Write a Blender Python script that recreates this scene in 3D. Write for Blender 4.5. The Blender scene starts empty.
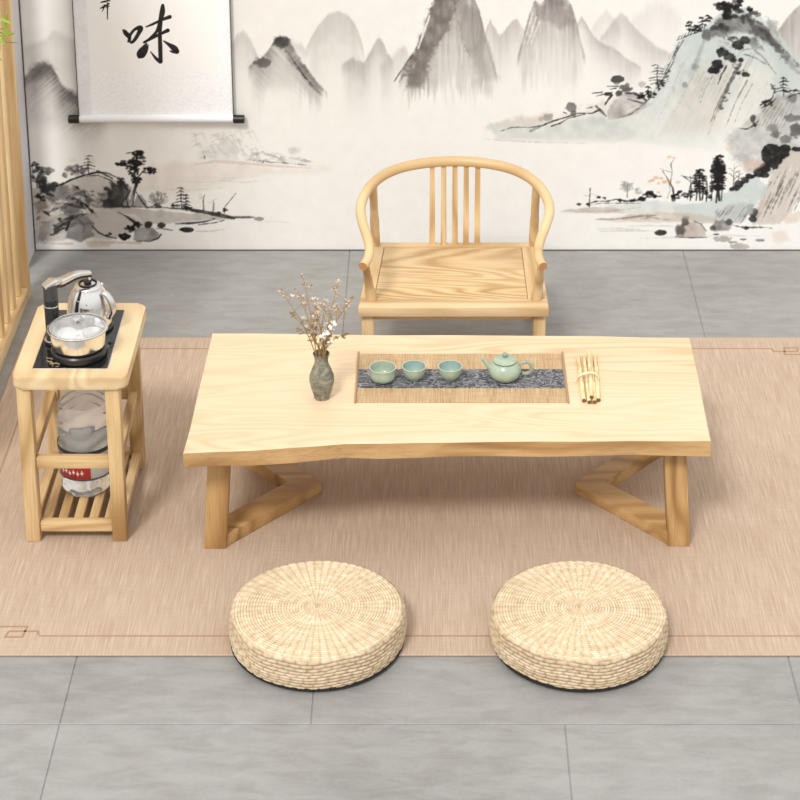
import bpy, bmesh, math, random
import numpy as np
from mathutils import Vector, Matrix
random.seed(5)
S = bpy.context.scene; COL = S.collection
# ---------------------------------------------------------------- camera model (for laying things out in metres)
F = 2150.0; CX = 430.0; CY = 9.0; PITCH = math.atan(735 / F); H = 2.95
sp, cp = math.sin(PITCH), math.cos(PITCH)
def ray(px, py):
    a = (px - CX) / F; b = (py - CY) / F
    return (a, cp - b * sp, -sp - b * cp)
def atz(px, py, z):
    r = ray(px, py); t = (z - H) / r[2]; return Vector((r[0] * t, r[1] * t, z))
def aty(px, py, Y):
    r = ray(px, py); t = Y / r[1]; return Vector((r[0] * t, Y, H + r[2] * t))
WALLY = 6.249; LEFTX = -1.262

# ---------------------------------------------------------------- object helpers
def link(name, me, mats=(), parent=None):
    o = bpy.data.objects.new(name, me); COL.objects.link(o)
    for m in (mats if isinstance(mats, (list, tuple)) else [mats]):
        if m: me.materials.append(m)
    if parent: o.parent = parent
    return o
def thing(name, label, cat, loc=(0, 0, 0), rz=0, group=None):
    o = bpy.data.objects.new(name, None); COL.objects.link(o); o.empty_display_size = .05
    o.location = loc; o.rotation_euler = (0, 0, rz); return tag(o, label, cat, group)
def tag(o, label, cat, group=None):
    o['label'] = label; o['category'] = cat
    if group: o['group'] = group
    return o
def struct(o): o['kind'] = 'structure'; return o
def smooth(me, ang=40):
    me.polygons.foreach_set('use_smooth', [True] * len(me.polygons))
    try: me.set_sharp_from_angle(angle=math.radians(ang))
    except Exception: pass
def fin(name, bm, mats, parent=None, sm=True, ang=40):
    bmesh.ops.recalc_face_normals(bm, faces=bm.faces)
    me = bpy.data.meshes.new(name); bm.to_mesh(me); bm.free()
    if sm: smooth(me, ang)
    return link(name, me, mats, parent)
def hexa(bm, c8, bev=.003, seg=2):
    """8 corners: bottom 4 (ccw) then top 4"""
    vs = [bm.verts.new(c) for c in c8]
    fs = [bm.faces.new([vs[i] for i in q]) for q in ((3, 2, 1, 0), (4, 5, 6, 7), (0, 1, 5, 4), (1, 2, 6, 5), (2, 3, 7, 6), (3, 0, 4, 7))]
    if bev:
        es = list({e for f in fs for e in f.edges})
        bmesh.ops.bevel(bm, geom=es, offset=bev, segments=seg, profile=.5, affect='EDGES', clamp_overlap=True)
def box(bm, x0, x1, y0, y1, z0, z1, bev=.003, seg=2):
    hexa(bm, [(x0, y0, z0), (x1, y0, z0), (x1, y1, z0), (x0, y1, z0), (x0, y0, z1), (x1, y0, z1), (x1, y1, z1), (x0, y1, z1)], bev, seg)
def bar(bm, a, b, w, h, up=(0, 0, 1), bev=.003):
    a = Vector(a); b = Vector(b); d = (b - a).normalized(); s = d.cross(Vector(up)).normalized(); u = s.cross(d).normalized()
    s = s * w / 2; u = u * h / 2
    hexa(bm, [a - s - u, a + s - u, b + s - u, b - s - u, a - s + u, a + s + u, b + s + u, b - s + u], bev)
def prism(bm, pts, z0, z1, bev=.004, seg=2, dz_bottom=None):
    n = len(pts)
    lo = [bm.verts.new((p[0], p[1], z0)) for p in (dz_bottom or pts)]; hi = [bm.verts.new((p[0], p[1], z1)) for p in pts]
    f1 = bm.faces.new(list(reversed(lo))); f2 = bm.faces.new(hi)
    for i in range(n): bm.faces.new((lo[i], lo[(i + 1) % n], hi[(i + 1) % n], hi[i]))
    if bev:
        es = list(set(f1.edges) | set(f2.edges))
        bmesh.ops.bevel(bm, geom=es, offset=bev, segments=seg, profile=.5, affect='EDGES', clamp_overlap=True)
def rrect(x0, x1, y0, y1, r, n=6):
    out = []
    for cx, cy, a0 in ((x1 - r, y0 + r, -90), (x1 - r, y1 - r, 0), (x0 + r, y1 - r, 90), (x0 + r, y0 + r, 180)):
        for i in range(n + 1):
            a = math.radians(a0 + 90 * i / n); out.append((cx + r * math.cos(a), cy + r * math.sin(a)))
    return out
def lathe(bm, prof, n=48, cx=0, cy=0, z=0, closed=False):
    """prof: list of (r, z)"""
    rings = []
    for r, h in prof:
        if r < 1e-5: rings.append([bm.verts.new((cx, cy, z + h))])
        else: rings.append([bm.verts.new((cx + r * math.cos(2 * math.pi * i / n), cy + r * math.sin(2 * math.pi * i / n), z + h)) for i in range(n)])
    for a, b in zip(rings, rings[1:]):
        for i in range(n):
            j = (i + 1) % n
            if len(a) == 1 and len(b) == 1: continue
            if len(a) == 1: bm.faces.new((a[0], b[j], b[i]))
            elif len(b) == 1: bm.faces.new((a[i], a[j], b[0]))
            else: bm.faces.new((a[i], a[j], b[j], b[i]))
def catmull(pts, k=8):
    P = [Vector(p) for p in pts]; P = [P[0] * 2 - P[1]] + P + [P[-1] * 2 - P[-2]]; out = []
    for i in range(1, len(P) - 2):
        for j in range(k):
            t = j / k; a, b, c, d = P[i - 1:i + 3]
            out.append(.5 * ((2 * b) + (c - a) * t + (2 * a - 5 * b + 4 * c - d) * t * t + (3 * b - a - 3 * c + d) * t ** 3))
    out.append(P[-2]); return out
def tube(bm, pts, r, n=12, cap=True, sx=1.0, mat=0):
    """tube along pts; r scalar or list"""
    P = [Vector(p) for p in pts]; rs = r if isinstance(r, (list, tuple)) else [r] * len(P)
    t = (P[1] - P[0]).normalized(); ref = Vector((0, 0, 1)) if abs(t.z) < .9 else Vector((1, 0, 0))
    u = (ref - t * ref.dot(t)).normalized(); rings = []
    for i, p in enumerate(P):
        a = P[max(0, i - 1)]; b = P[min(len(P) - 1, i + 1)]; t = (b - a)
        if t.length < 1e-9: t = Vector((0, 0, 1))
        t.normalize(); u = (u - t * u.dot(t))
        u = u.normalized() if u.length > 1e-6 else t.orthogonal().normalized(); v = t.cross(u)
        rings.append([bm.verts.new(p + (u * math.cos(2 * math.pi * k / n) + v * math.sin(2 * math.pi * k / n) * sx) * rs[i]) for k in range(n)])
    fs = []
    for a, b in zip(rings, rings[1:]):
        for k in range(n): fs.append(bm.faces.new((a[k], a[(k + 1) % n], b[(k + 1) % n], b[k])))
    if cap: fs.append(bm.faces.new(list(reversed(rings[0])))); fs.append(bm.faces.new(rings[-1]))
    for f in fs: f.material_index = mat
def grid_mesh(name, V, nu, nv, mats, parent=None, colors=None, smooth_=True, wrap_u=False):
    """V: (nv*nu, 3) array, rows of nu"""
    me = bpy.data.meshes.new(name)
    iu = np.arange(nu if wrap_u else nu - 1); iv = np.arange(nv - 1)
    A = (iv[:, None] * nu + iu[None, :]); B = (iv[:, None] * nu + ((iu + 1) % nu)[None, :])
    q = np.stack([A, B, B + nu, A + nu], -1).reshape(-1, 4)
    me.vertices.add(len(V)); me.vertices.foreach_set('co', np.asarray(V, np.float32).ravel())
    me.loops.add(q.size); me.loops.foreach_set('vertex_index', q.ravel().astype(np.int32))
    me.polygons.add(len(q)); me.polygons.foreach_set('loop_start', np.arange(0, q.size, 4, dtype=np.int32))
    me.update(calc_edges=True)
    if smooth_: me.polygons.foreach_set('use_smooth', np.ones(len(q), bool))
    if colors is not None:
        at = me.color_attributes.new('paint', 'FLOAT_COLOR', 'POINT')
        c4 = np.ones((len(V), 4), np.float32); c4[:, :3] = colors
        at.data.foreach_set('color', c4.ravel())
    me.validate(); return link(name, me, mats, parent)
def srgb(c): c = np.asarray(c, float); return np.where(c <= .04045, c / 12.92, ((c + .055) / 1.055) ** 2.4)

# ---------------------------------------------------------------- materials
def mat(name, col=(.8, .8, .8), rough=.5, metal=0.0, spec=.5, **kw):
    m = bpy.data.materials.new(name); m.use_nodes = True
    b = m.node_tree.nodes['Principled BSDF']
    b.inputs['Base Color'].default_value = (*col, 1); b.inputs['Roughness'].default_value = rough
    b.inputs['Metallic'].default_value = metal; b.inputs['Specular IOR Level'].default_value = spec
    for k, v in kw.items(): b.inputs[k].default_value = v
    m.diffuse_color = (*col, 1)
    return m
class NT:
    def __init__(s, m): s.t = m.node_tree; s.b = s.t.nodes['Principled BSDF']
    def n(s, ty, **kw):
        x = s.t.nodes.new(ty)
        for k, v in kw.items():
            if k.startswith('_'): setattr(x, k[1:], v)
            else: x.inputs[k].default_value = v
        return x
    def l(s, a, b): s.t.links.new(a, b)
    def coords(s, scale=(1, 1, 1), kind='Object', rot=(0, 0, 0), loc=(0, 0, 0)):
        c = s.n('ShaderNodeTexCoord'); m = s.n('ShaderNodeMapping'); m.inputs['Scale'].default_value = scale
        m.inputs['Rotation'].default_value = rot; m.inputs['Location'].default_value = loc
        s.l(c.outputs[kind], m.inputs[0]); return m.outputs[0]
    def noise(s, v, scale=5, detail=4, rough=.6, dist=0.0):
        x = s.n('ShaderNodeTexNoise', Scale=scale, Detail=detail, Roughness=rough, Distortion=dist); s.l(v, x.inputs['Vector']); return x.outputs['Fac']
    def ramp(s, f, stops):
        r = s.n('ShaderNodeValToRGB'); e = r.color_ramp.elements
        e[0].position, e[0].color = stops[0][0], (*stops[0][1], 1); e[1].position, e[1].color = stops[-1][0], (*stops[-1][1], 1)
        for p, c in stops[1:-1]: k = e.new(p); k.color = (*c, 1)
        s.l(f, r.inputs[0]); return r.outputs[0]
    def mix(s, a, b, f=.5, mode='MIX'):
        x = s.n('ShaderNodeMix', _data_type='RGBA', _blend_type=mode)
        for sock, v in ((x.inputs[6], a), (x.inputs[7], b), (x.inputs[0], f)):
            if hasattr(v, 'node'): s.l(v, sock)
            elif isinstance(v, (tuple, list)): sock.default_value = (*v, 1)
            else: sock.default_value = v
        return x.outputs[2]
    def math(s, op, a, b=0.0):
        x = s.n('ShaderNodeMath', _operation=op)
        for sock, v in ((x.inputs[0], a), (x.inputs[1], b)):
            if hasattr(v, 'node'): s.l(v, sock)
            else: sock.default_value = v
        return x.outputs[0]
    def bump(s, h, strength=.3, dist=.002):
        x = s.n('ShaderNodeBump', Strength=strength, Distance=dist); s.l(h, x.inputs['Height']); s.l(x.outputs[0], s.b.inputs['Normal'])
    def color(s, o): s.l(o, s.b.inputs['Base Color'])

def wood(name, light, mid, dark, axis='X', rough=.45, fine=1.0, contrast=1.0, off=0.0, ring=1.0, bands=55.0, grain=.42):
    """ash / pine: long soft grain bands and fine fibres running along the given axis"""
    m = mat(name, mid, rough, spec=.35); t = NT(m)
    i = 'XYZ'.index(axis)
    def sc(lo, hi): v = [hi] * 3; v[i] = lo; return tuple(v)
    wav = t.noise(t.coords(sc(.9, 5.5 * ring), loc=(off, off, off)), 1.0, 2, .45, .35)
    big = t.noise(t.coords(sc(1.2, 5), loc=(off + 7, off, 3)), 1.0, 2, .5)
    sn = t.math('SINE', t.math('MULTIPLY', wav, bands))
    sn = t.math('ADD', t.math('MULTIPLY', sn, .5), .5)
    fib = t.noise(t.coords(sc(7, 260 * fine), loc=(off, 0, off)), 1.0, 3, .65)
    k = t.math('ADD', t.math('MULTIPLY', sn, grain), t.math('MULTIPLY', t.math('SUBTRACT', big, .5), .7)); k = t.math('ADD', k, .52 - grain * .5)
    c = t.ramp(k, [(.18, dark), (.42, mid), (.72, light)])
    c2 = t.mix(c, dark, t.math('MULTIPLY', t.math('SUBTRACT', .5, fib), 1.6 * contrast), 'MIX')
    x = t.n('ShaderNodeClamp'); t.l(t.math('MULTIPLY', t.math('SUBTRACT', .52, fib), 1.9 * contrast), x.inputs[0])
    c2 = t.mix(c, dark, x.outputs[0])
    t.color(c2); t.bump(fib, .12, .0006)
    return m
ASH_L, ASH_M, ASH_D = (.69, .495, .26), (.565, .37, .17), (.33, .18, .07)
ash = {a: wood('ash_wood_' + a.lower(), ASH_L, ASH_M, ASH_D, a, .42, contrast=1.3) for a in 'XYZ'}
ashc = {a: wood('chair_wood_' + a.lower(), (.75, .565, .33), (.63, .44, .225), (.43, .255, .11), a, .40, off=2.3, contrast=.7) for a in 'XYZ'}
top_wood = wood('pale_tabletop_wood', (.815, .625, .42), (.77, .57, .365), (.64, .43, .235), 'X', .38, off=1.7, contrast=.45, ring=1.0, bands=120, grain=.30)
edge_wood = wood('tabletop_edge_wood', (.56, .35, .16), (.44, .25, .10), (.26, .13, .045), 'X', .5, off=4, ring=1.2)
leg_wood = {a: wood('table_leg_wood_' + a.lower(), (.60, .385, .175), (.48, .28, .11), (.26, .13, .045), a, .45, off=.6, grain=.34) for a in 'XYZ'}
stand_top_wood = wood('stand_top_wood', (.80, .635, .39), (.72, .53, .30), (.56, .37, .185), 'Y', .38, off=.9, contrast=.45, grain=.34)
rail_wood = wood('bent_rail_wood', (.75, .56, .315), (.68, .48, .25), (.52, .335, .15), 'X', .38, off=8, contrast=.25, ring=.5, bands=22, grain=.3)
# ---------------------------------------------------------------- ink painting engine (numpy)
def value_noise(h, w, cell, rs, octaves=3):
    out = np.zeros((h, w)); amp = 1.0; tot = 0
    for o in range(octaves):
        cy_, cx_ = (cell if isinstance(cell, tuple) else (cell, cell))
        cyo, cxo = max(cy_ / 2**o, 1.0), max(cx_ / 2**o, 1.0)
        gh, gw = int(h / cyo) + 3, int(w / cxo) + 3
        g = rs.rand(gh, gw)
        y = np.arange(h) / cyo; x = np.arange(w) / cxo
        yi = y.astype(int); xi = x.astype(int); fy = y - yi; fx = x - xi
        fy = fy * fy * (3 - 2 * fy); fx = fx * fx * (3 - 2 * fx)
        a = g[yi][:, xi]; b = g[yi][:, xi + 1]; c_ = g[yi + 1][:, xi]; d = g[yi + 1][:, xi + 1]
        v = (a * (1 - fx) + b * fx) * (1 - fy)[:, None] + (c_ * (1 - fx) + d * fx) * fy[:, None]
        out += v * amp; tot += amp; amp *= 0.55
    return out / tot

class Paper:
    """A sheet painted in ink; coordinates are (x, y) units with y growing downwards."""
    def __init__(self, x0, y0, x1, y1, res, base, seed=1):
        self.x0, self.y0, self.res = x0, y0, res
        self.w = int((x1 - x0) * res); self.h = int((y1 - y0) * res)
        self.rs = np.random.RandomState(seed)
        self.c = np.ones((self.h, self.w, 3)) * np.array(base)
        self.n1 = value_noise(self.h, self.w, 9 * res, self.rs, 4)
        self.n2 = value_noise(self.h, self.w, 3 * res, self.rs, 3)
        self.nv = value_noise(self.h, self.w, (26 * res, 2.2 * res), self.rs, 3)
        self.nf = value_noise(self.h, self.w, 1.2 * res, self.rs, 2)
    def box(self, xa, ya, xb, yb):
        i0 = max(0, int((ya - self.y0) * self.res)); i1 = min(self.h, int((yb - self.y0) * self.res) + 1)
        j0 = max(0, int((xa - self.x0) * self.res)); j1 = min(self.w, int((xb - self.x0) * self.res) + 1)
        if i1 <= i0 or j1 <= j0: return None
        Y, X = np.mgrid[i0:i1, j0:j1]
        return (slice(i0, i1), slice(j0, j1)), X / self.res + self.x0, Y / self.res + self.y0
    def shear(self, X, Y, slant):
        j = ((X + slant * Y - self.x0) * self.res).astype(int) % self.w
        i = ((Y - self.y0) * self.res).astype(int) % self.h
        return self.nv[i, j]
    def mix(self, sl, a, col):
        a = np.clip(a, 0, 1)[..., None]
        self.c[sl] = self.c[sl] * (1 - a) + np.array(col) * a
    def ridge(self, pts, col, alpha, fade, rough=1.2, edge=0.6, streak=0.6, slant=0.0, rim=0.0, base=None, side=None):
        xs = [p[0] for p in pts]; ys = [p[1] for p in pts]
        b = self.box(min(xs) - 3, min(ys) - 4, max(xs) + 3, max(ys) + fade * 2.6)
        if b is None: return
        sl, X, Y = b
        ry = np.interp(X, xs, ys) + (self.n2[sl] - .5) * rough * 4
        d = Y - ry
        m = 1 / (1 + np.exp(-d / edge))
        wd = max(xs) - min(xs); ew = max(5, wd * .2)
        e1 = np.clip((X - min(xs)) / ew, 0, 1); e2 = np.clip((max(xs) - X) / ew, 0, 1)
        edge_fade = e1 * e1 * (3 - 2 * e1) * e2 * e2 * (3 - 2 * e2)
        e3 = np.clip(d / 14, 0, 1)
        endf = np.clip((X - min(xs)) / 3, 0, 1) * np.clip((max(xs) - X) / 3, 0, 1) * (1 - e3 * (1 - edge_fade))
        dn = np.clip(d + (self.n1[sl] - .5) * fade * 1.1 * e3, 0, None)
        f = np.exp(-(dn / fade) ** 1.5 * .8)
        if base is not None: f = f * np.clip((base - Y + (self.nv[sl] - .5) * 40) / 16 + .5, 0, 1)
        tex = self.shear(X, Y, slant) * .65 + self.n1[sl] * .45
        tex = 1 - streak + streak * np.clip((tex - .28) * 2.1, 0, 1.25)
        a = alpha * m * f * tex * endf
        if rim: a = a + rim * m * np.exp(-np.clip(d, 0, None) / 2.0) * endf * np.clip(self.n1[sl] * 2.4 - .6, 0, 1)
        if side is not None: a = a * np.clip(1 + side * (X - sum(xs) / len(xs)) / (max(xs) - min(xs)), .2, 1.8)
        self.mix(sl, a, col)
    def wash(self, pts, col, alpha, soft=2.0, rough=2.0, tex=0.5, ftop=None, fbot=None, slant=None):
        """filled patch with wobbling soft edge; ftop/fbot = y where it fades in/out (y, width)"""
        pts = np.array(pts, float)
        b = self.box(pts[:, 0].min() - 5, pts[:, 1].min() - 5, pts[:, 0].max() + 5, pts[:, 1].max() + 5)
        if b is None: return
        sl, X, Y = b
        Xd = X + (self.n2[sl] - .5) * rough * 3; Yd = Y + (self.n1[sl] - .5) * rough * 3
        inside = np.zeros(X.shape, bool); dist = np.full(X.shape, 1e9)
        for (xa, ya), (xb, yb) in zip(pts, np.roll(pts, -1, 0)):
            cnd = ((ya > Yd) != (yb > Yd))
            xi = xa + (Yd - ya) * (xb - xa) / (yb - ya if yb != ya else 1e-9)
            inside ^= cnd & (Xd < xi)
            L2 = (xb - xa)**2 + (yb - ya)**2 + 1e-9
            t = np.clip(((Xd - xa) * (xb - xa) + (Yd - ya) * (yb - ya)) / L2, 0, 1)
            dist = np.minimum(dist, np.hypot(Xd - xa - t * (xb - xa), Yd - ya - t * (yb - ya)))
        sd = np.where(inside, dist, -dist)
        m = np.clip(sd / soft + .5, 0, 1)
        k = self.n1[sl]
        if slant is not None:
            k = .4 * k + .6 * self.shear(X, Y, slant)
        a = alpha * m * (1 - tex + tex * np.clip((k - .25) * 2, 0, 1.3))
        if ftop: a = a * np.clip((Y - ftop[0]) / ftop[1], 0, 1)
        if fbot: a = a * np.clip((fbot[0] - Y) / fbot[1], 0, 1)
        self.mix(sl, a, col)
    def stroke(self, pts, w, col=(.13, .12, .12), alpha=.9, dry=0.3, soft=.55):
        """brush stroke along points; w = width or list of widths"""
        n = len(pts); ws = list(w) if isinstance(w, (list, tuple)) else [w] * n
        while len(ws) < n: ws.append(ws[-1])
        xs = [p[0] for p in pts]; ys = [p[1] for p in pts]; mw = max(ws) + 1.5
        b = self.box(min(xs) - mw, min(ys) - mw, max(xs) + mw, max(ys) + mw)
        if b is None: return
        sl, X, Y = b
        best = np.full(X.shape, -1e9)
        for i in range(n - 1):
            xa, ya = pts[i]; xb, yb = pts[i + 1]
            L2 = (xb - xa)**2 + (yb - ya)**2 + 1e-9
            t = np.clip(((X - xa) * (xb - xa) + (Y - ya) * (yb - ya)) / L2, 0, 1)
            d = np.hypot(X - xa - t * (xb - xa), Y - ya - t * (yb - ya))
            best = np.maximum(best, (ws[i] * (1 - t) + ws[i + 1] * t) / 2 - d)
        best = best + (self.n2[sl] - .5) * dry * min(mw, 2) * .9
        m = np.clip(best / soft + .5, 0, 1)
        self.mix(sl, alpha * m * (1 - .7 * dry + .7 * dry * np.clip(self.n2[sl] * 2.2 - .2, 0, 1)), col)
    def blob(self, x, y, r, col=(.13, .12, .12), alpha=.85, ry=None, rough=.5, soft=1.0):
        ry = ry or r
        b = self.box(x - r * 1.8 - 1, y - ry * 1.8 - 1, x + r * 1.8 + 1, y + ry * 1.8 + 1)
        if b is None: return
        sl, X, Y = b
        d = np.hypot((X - x) / r, (Y - y) / ry) + (self.n2[sl] - .5) * rough * 1.6
        m = np.clip((1 - d) * r / soft + .3, 0, 1)
        self.mix(sl, alpha * m * (.7 + .5 * self.n1[sl]), col)
    def clump(self, x, y, rx, ry, n, r, col=(.13, .12, .12), alpha=.8, rough=.6):
        for _ in range(n):
            a = self.rs.rand() * 6.283; q = math.sqrt(self.rs.rand())
            self.blob(x + math.cos(a) * q * rx, y + math.sin(a) * q * ry, r * (.6 + .8 * self.rs.rand()), col,
                      alpha * (.7 + .5 * self.rs.rand()), r * (.5 + .5 * self.rs.rand()), rough, .7)
    def pine(self, x, yb, h, wd, col=(.12, .12, .12), dens=1.0):
        self.stroke([(x + wd * .06, yb), (x - wd * .04, yb - h * .5), (x, yb - h)], [1.3 * h / 22, .9 * h / 22, .5], col, .9)
        k = max(3, int(h / 3.2))
        for i in range(k):
            yy = yb - h * (.28 + .72 * i / (k - 1)); ww = wd * (.55 - .3 * i / k) * (.75 + .5 * self.rs.rand())
            off = (self.rs.rand() - .5) * wd * .25
            self.stroke([(x - ww + off, yy + self.rs.rand() * 1.4), (x + off, yy - .6), (x + ww + off, yy + self.rs.rand() * 1.4)],
                        [.5, 1.9 * dens, .5], col, .85, .5)
            if dens > .8: self.clump(x + off, yy, ww * .8, 1.2, int(5 * dens), 1.3 * dens, col, .8)
    def twig(self, x, yb, h, sp, col=(.2, .18, .17), lean=0.0, n=4):
        top = (x + lean * h, yb - h)
        self.stroke([(x, yb), (x + lean * h * .4, yb - h * .5), top], [1.1, .8, .4], col, .85)
        for i in range(n):
            t = .35 + .55 * i / n; s = -1 if i % 2 else 1
            bx, by = x + lean * h * t, yb - h * t
            self.stroke([(bx, by), (bx + s * sp * .5, by - h * .14), (bx + s * sp * (.8 + .3 * self.rs.rand()), by - h * .16)], [.7, .6, .3], col, .8)

def paint_mural():
    P = Paper(8, -24, 836, 262, 2.0, (.935, .928, .912), 7)
    INK = (.13, .125, .125); DG = (.27, .26, .255); MG = (.47, .455, .44); LG = (.67, .655, .64); WG = (.60, .57, .55)
    TEAL = (.74, .785, .775); BEI = (.80, .735, .67); BRN = (.55, .48, .42)
    # paper tone
    P.c *= (1 - .03 * (P.n1 - .5))[..., None]
    rd, ws, st, bl, cl = P.ridge, P.wash, P.stroke, P.blob, P.clump
    # --- far hills, left
    rd([(22, 48), (35, 43), (47, 38), (53, 30), (62, 34), (78, 42), (95, 50)], LG, .42, 22, .5, 1.2, .3)
    rd([(24, 60), (40, 55), (60, 58), (90, 60)], LG, .25, 20, .5, 3, .3)
    rd([(18, 84), (25, 77), (31, 71), (38, 65), (44, 61), (51, 65), (56, 74), (62, 85), (72, 93), (86, 99), (112, 104)], (.36, .34, .33), .95, 23, .6, 1.1, .55, 1.2, .15)
    bl(42, 70, 12, (.30, .285, .275), .45, 9, .5, 9)
    ws([(60, 85), (82, 96), (80, 108), (60, 96)], DG, .45, 5, 2, .5)
    ws([(24, 95), (60, 92), (80, 112), (50, 128), (26, 125)], LG, .35, 14, 3, .6)
    # --- middle hills
    rd([(230, 48), (237, 34), (243, 30), (249, 37), (258, 56), (264, 70)], LG, .55, 26, .5, .8, .3)
    rd([(247, 68), (254, 61), (262, 57), (270, 47), (274, 39), (280, 35), (287, 38), (291, 44), (298, 56), (308, 70), (318, 83), (328, 93)], MG, .85, 24, .7, .5, .6, -1.0, .2, 100)
    bl(281, 42, 9, (.25, .24, .235), .85, 6.5, .5, 3.5); bl(263, 62, 9, (.3, .285, .28), .8, 5.5, .6, 3)
    ws([(285, 40), (293, 48), (322, 90), (312, 88), (286, 58)], (.38, .365, .36), .65, 2.4, 2, .7, slant=1.2)
    for k in range(7):
        st([(286 + k * 2, 50 + k * 3), (298 + k * 2.2, 68 + k * 3), (308 + k * 2.4, 80 + k * 2.6)], [1.2, .8, .4], (.3, .29, .28), .45, .8)
    ws([(246, 66), (290, 62), (300, 92), (262, 90)], LG, .4, 10, 4, .7, fbot=(100, 22))
    rd([(284, 52), (290, 42), (302, 44), (308, 54)], LG, .5, 10, .6, 1, .4)
    rd([(304, 52), (311, 37), (318, 25), (328, 14), (338, 11), (348, 15), (356, 26), (361, 40), (365, 58)], LG, .62, 34, .5, .7, .25, 0, .08)
    rd([(340, 66), (352, 58), (364, 62), (371, 50), (376, 40), (379, 37), (383, 42), (387, 53), (394, 62)], (.6, .585, .57), .7, 24, .6, .8, .4, 0, .1)
    rd([(378, 66), (390, 58), (398, 50), (404, 46), (410, 56)], LG, .5, 22, .6, 1.4, .4)
    # --- big grey peak
    rd([(398, 82), (406, 62), (415, 50), (424, 30), (430, 12), (436, -8), (448, -18), (462, -15), (473, -4), (479, 10), (484, 32), (490, 52), (498, 78)], (.50, .475, .46), .9, 78, .7, .7, .55, 0, .18, 92)
    ws([(432, 2), (446, -10), (458, 0), (448, 30), (430, 58), (424, 86), (406, 88), (404, 70), (418, 46)], (.40, .375, .365), .8, 5, 3, .5)
    ws([(462, -5), (478, 12), (484, 40), (470, 60), (458, 30)], (.5, .48, .46), .35, 6, 3, .6)
    ws([(468, 50), (484, 30), (498, 78), (482, 80)], (.56, .54, .52), .35, 6, 3, .6)
    st([(429, 16), (423, 34), (418, 48)], [2.6, 2.2, 1.2], (.95, .94, .92), .9, .5)
    st([(432, 2), (427, 18), (421, 34), (415, 50)], [.7, .6, .5], DG, .7, .6)
    st([(412, 55), (404, 66), (394, 81)], [2.4, 1.6, .8], (.33, .31, .3), .7, .7); st([(416, 58), (408, 70), (399, 82)], [1.2, .9, .5], (.4, .38, .37), .6, .8)
    st([(473, -2), (479, 12), (485, 34), (493, 56)], [.7, .7, .5], (.42, .4, .39), .5, .5)
    st([(458, 20), (462, 40), (470, 56)], [.6, .9, .5], (.5, .48, .47), .5, .6)
    rd([(482, 44), (487, 26), (490, 20), (495, 29), (500, 36), (507, 27), (513, 20), (517, 19), (522, 27), (530, 40)], (.62, .595, .575), .6, 26, .7, .6, .5, 0, .25)
    rd([(516, 62), (523, 36), (529, 14), (534, 1), (541, 4), (545, -1), (552, -6), (564, -4), (571, 4), (576, 20), (580, 38), (586, 60)], (.53, .5, .49), .88, 44, .8, .6, .65, 0, .2, 84)
    ws([(534, 2), (542, 5), (552, -4), (566, 0), (574, 22), (560, 30), (548, 20), (538, 18)], (.48, .455, .445), .5, 4, 2, .4)
    for k in range(3):
        st([(533 + k * 3, 12 + 5 * k), (528 + k * 3, 28 + 4 * k), (524 + k * 3, 44)], [1.2, 1.0, .6], (.95, .94, .92), .7, .7)
    rd([(574, 40), (577, 24), (581, 17), (585, 22), (592, 34), (601, 43), (614, 48), (626, 58), (642, 68)], (.62, .6, .585), .55, 16, .5, .6, .4, 0, .35)
    rd([(598, 40), (608, 28), (615, 18), (621, 13), (627, 17), (634, 27), (645, 37), (656, 46), (672, 54)], (.66, .645, .63), .6, 20, .5, .8, .3)
    rd([(590, 30), (600, 16), (606, 9), (614, 20), (622, 30)], LG, .3, 16, .5, 1, .3)
    rd([(630, 22), (645, 8), (657, 1), (668, 6), (684, 22)], LG, .25, 22, .6, 2.4, .4)
    rd([(768, 50), (778, 30), (788, 16), (800, 4), (816, -6), (840, -12)], (.58, .55, .535), .75, 60, .5, .6, .4, 0, .2)
    # --- teal mountain
    T = [(566, 124), (580, 118), (600, 113), (616, 117), (630, 112), (643, 102), (655, 86), (664, 70), (671, 56), (676, 44), (684, 37), (692, 33), (704, 26), (716, 16), (726, 8), (748, 8), (760, 16), (772, 24), (784, 40), (794, 52), (804, 64), (820, 78)]
    ws(T + [(836, 150), (700, 152), (640, 142), (590, 136)], (.775, .805, .79), .85, 2, 1.4, .35, fbot=(156, 60))
    ws(T[8:] + [(836, 110), (690, 110)], (.74, .79, .78), .6, 3, 1.4, .5, fbot=(120, 50))
    ws([(705, 60), (735, 62), (720, 130), (660, 132)], (.83, .78, .735), .6, 10, 3, .6, slant=.5)
    ws([(740, 60), (775, 70), (760, 125), (725, 130)], (.92, .89, .85), .6, 10, 3, .5, slant=.5)
    ws([(600, 115), (700, 110), (720, 150), (600, 142)], (.76, .78, .76), .35, 10, 3, .6, fbot=(156, 24), slant=.5)
    rs = P.rs
    for k in range(60):
        x = 668 + rs.rand() * 100; y = 48 + rs.rand() * 40; L = 14 + rs.rand() * 34
        st([(x, y), (x - L * .30, y + L * .62), (x - L * .5, y + L)], [.6 + rs.rand() * 1.4, .8, .3], [(.62, .64, .63), (.72, .69, .66), (.82, .78, .74), (.66, .7, .69)][rs.randint(4)], .35, .8)
    for (x, y, L, w_, c_) in ((740, 64, 46, 2.8, DG), (736, 68, 30, 1.8, DG), (733, 78, 46, 2.2, MG), (728, 84, 40, 1.6, MG), (747, 80, 46, 1.2, MG), (726, 66, 18, 2.2, INK), (712, 76, 26, .9, MG), (708, 78, 20, .9, WG), (752, 84, 40, .9, WG), (722, 104, 30, .8, WG)):
        st([(x, y), (x - L * .27, y + L * .5), (x - L * .46, y + L)], [w_, w_ * .8, .4], c_, .7, .9)
    for (x, y) in ((735, 66), (742, 72), (728, 92), (724, 100), (720, 108)): cl(x, y, 3, 3, 6, 1.5, DG, .5)
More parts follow.
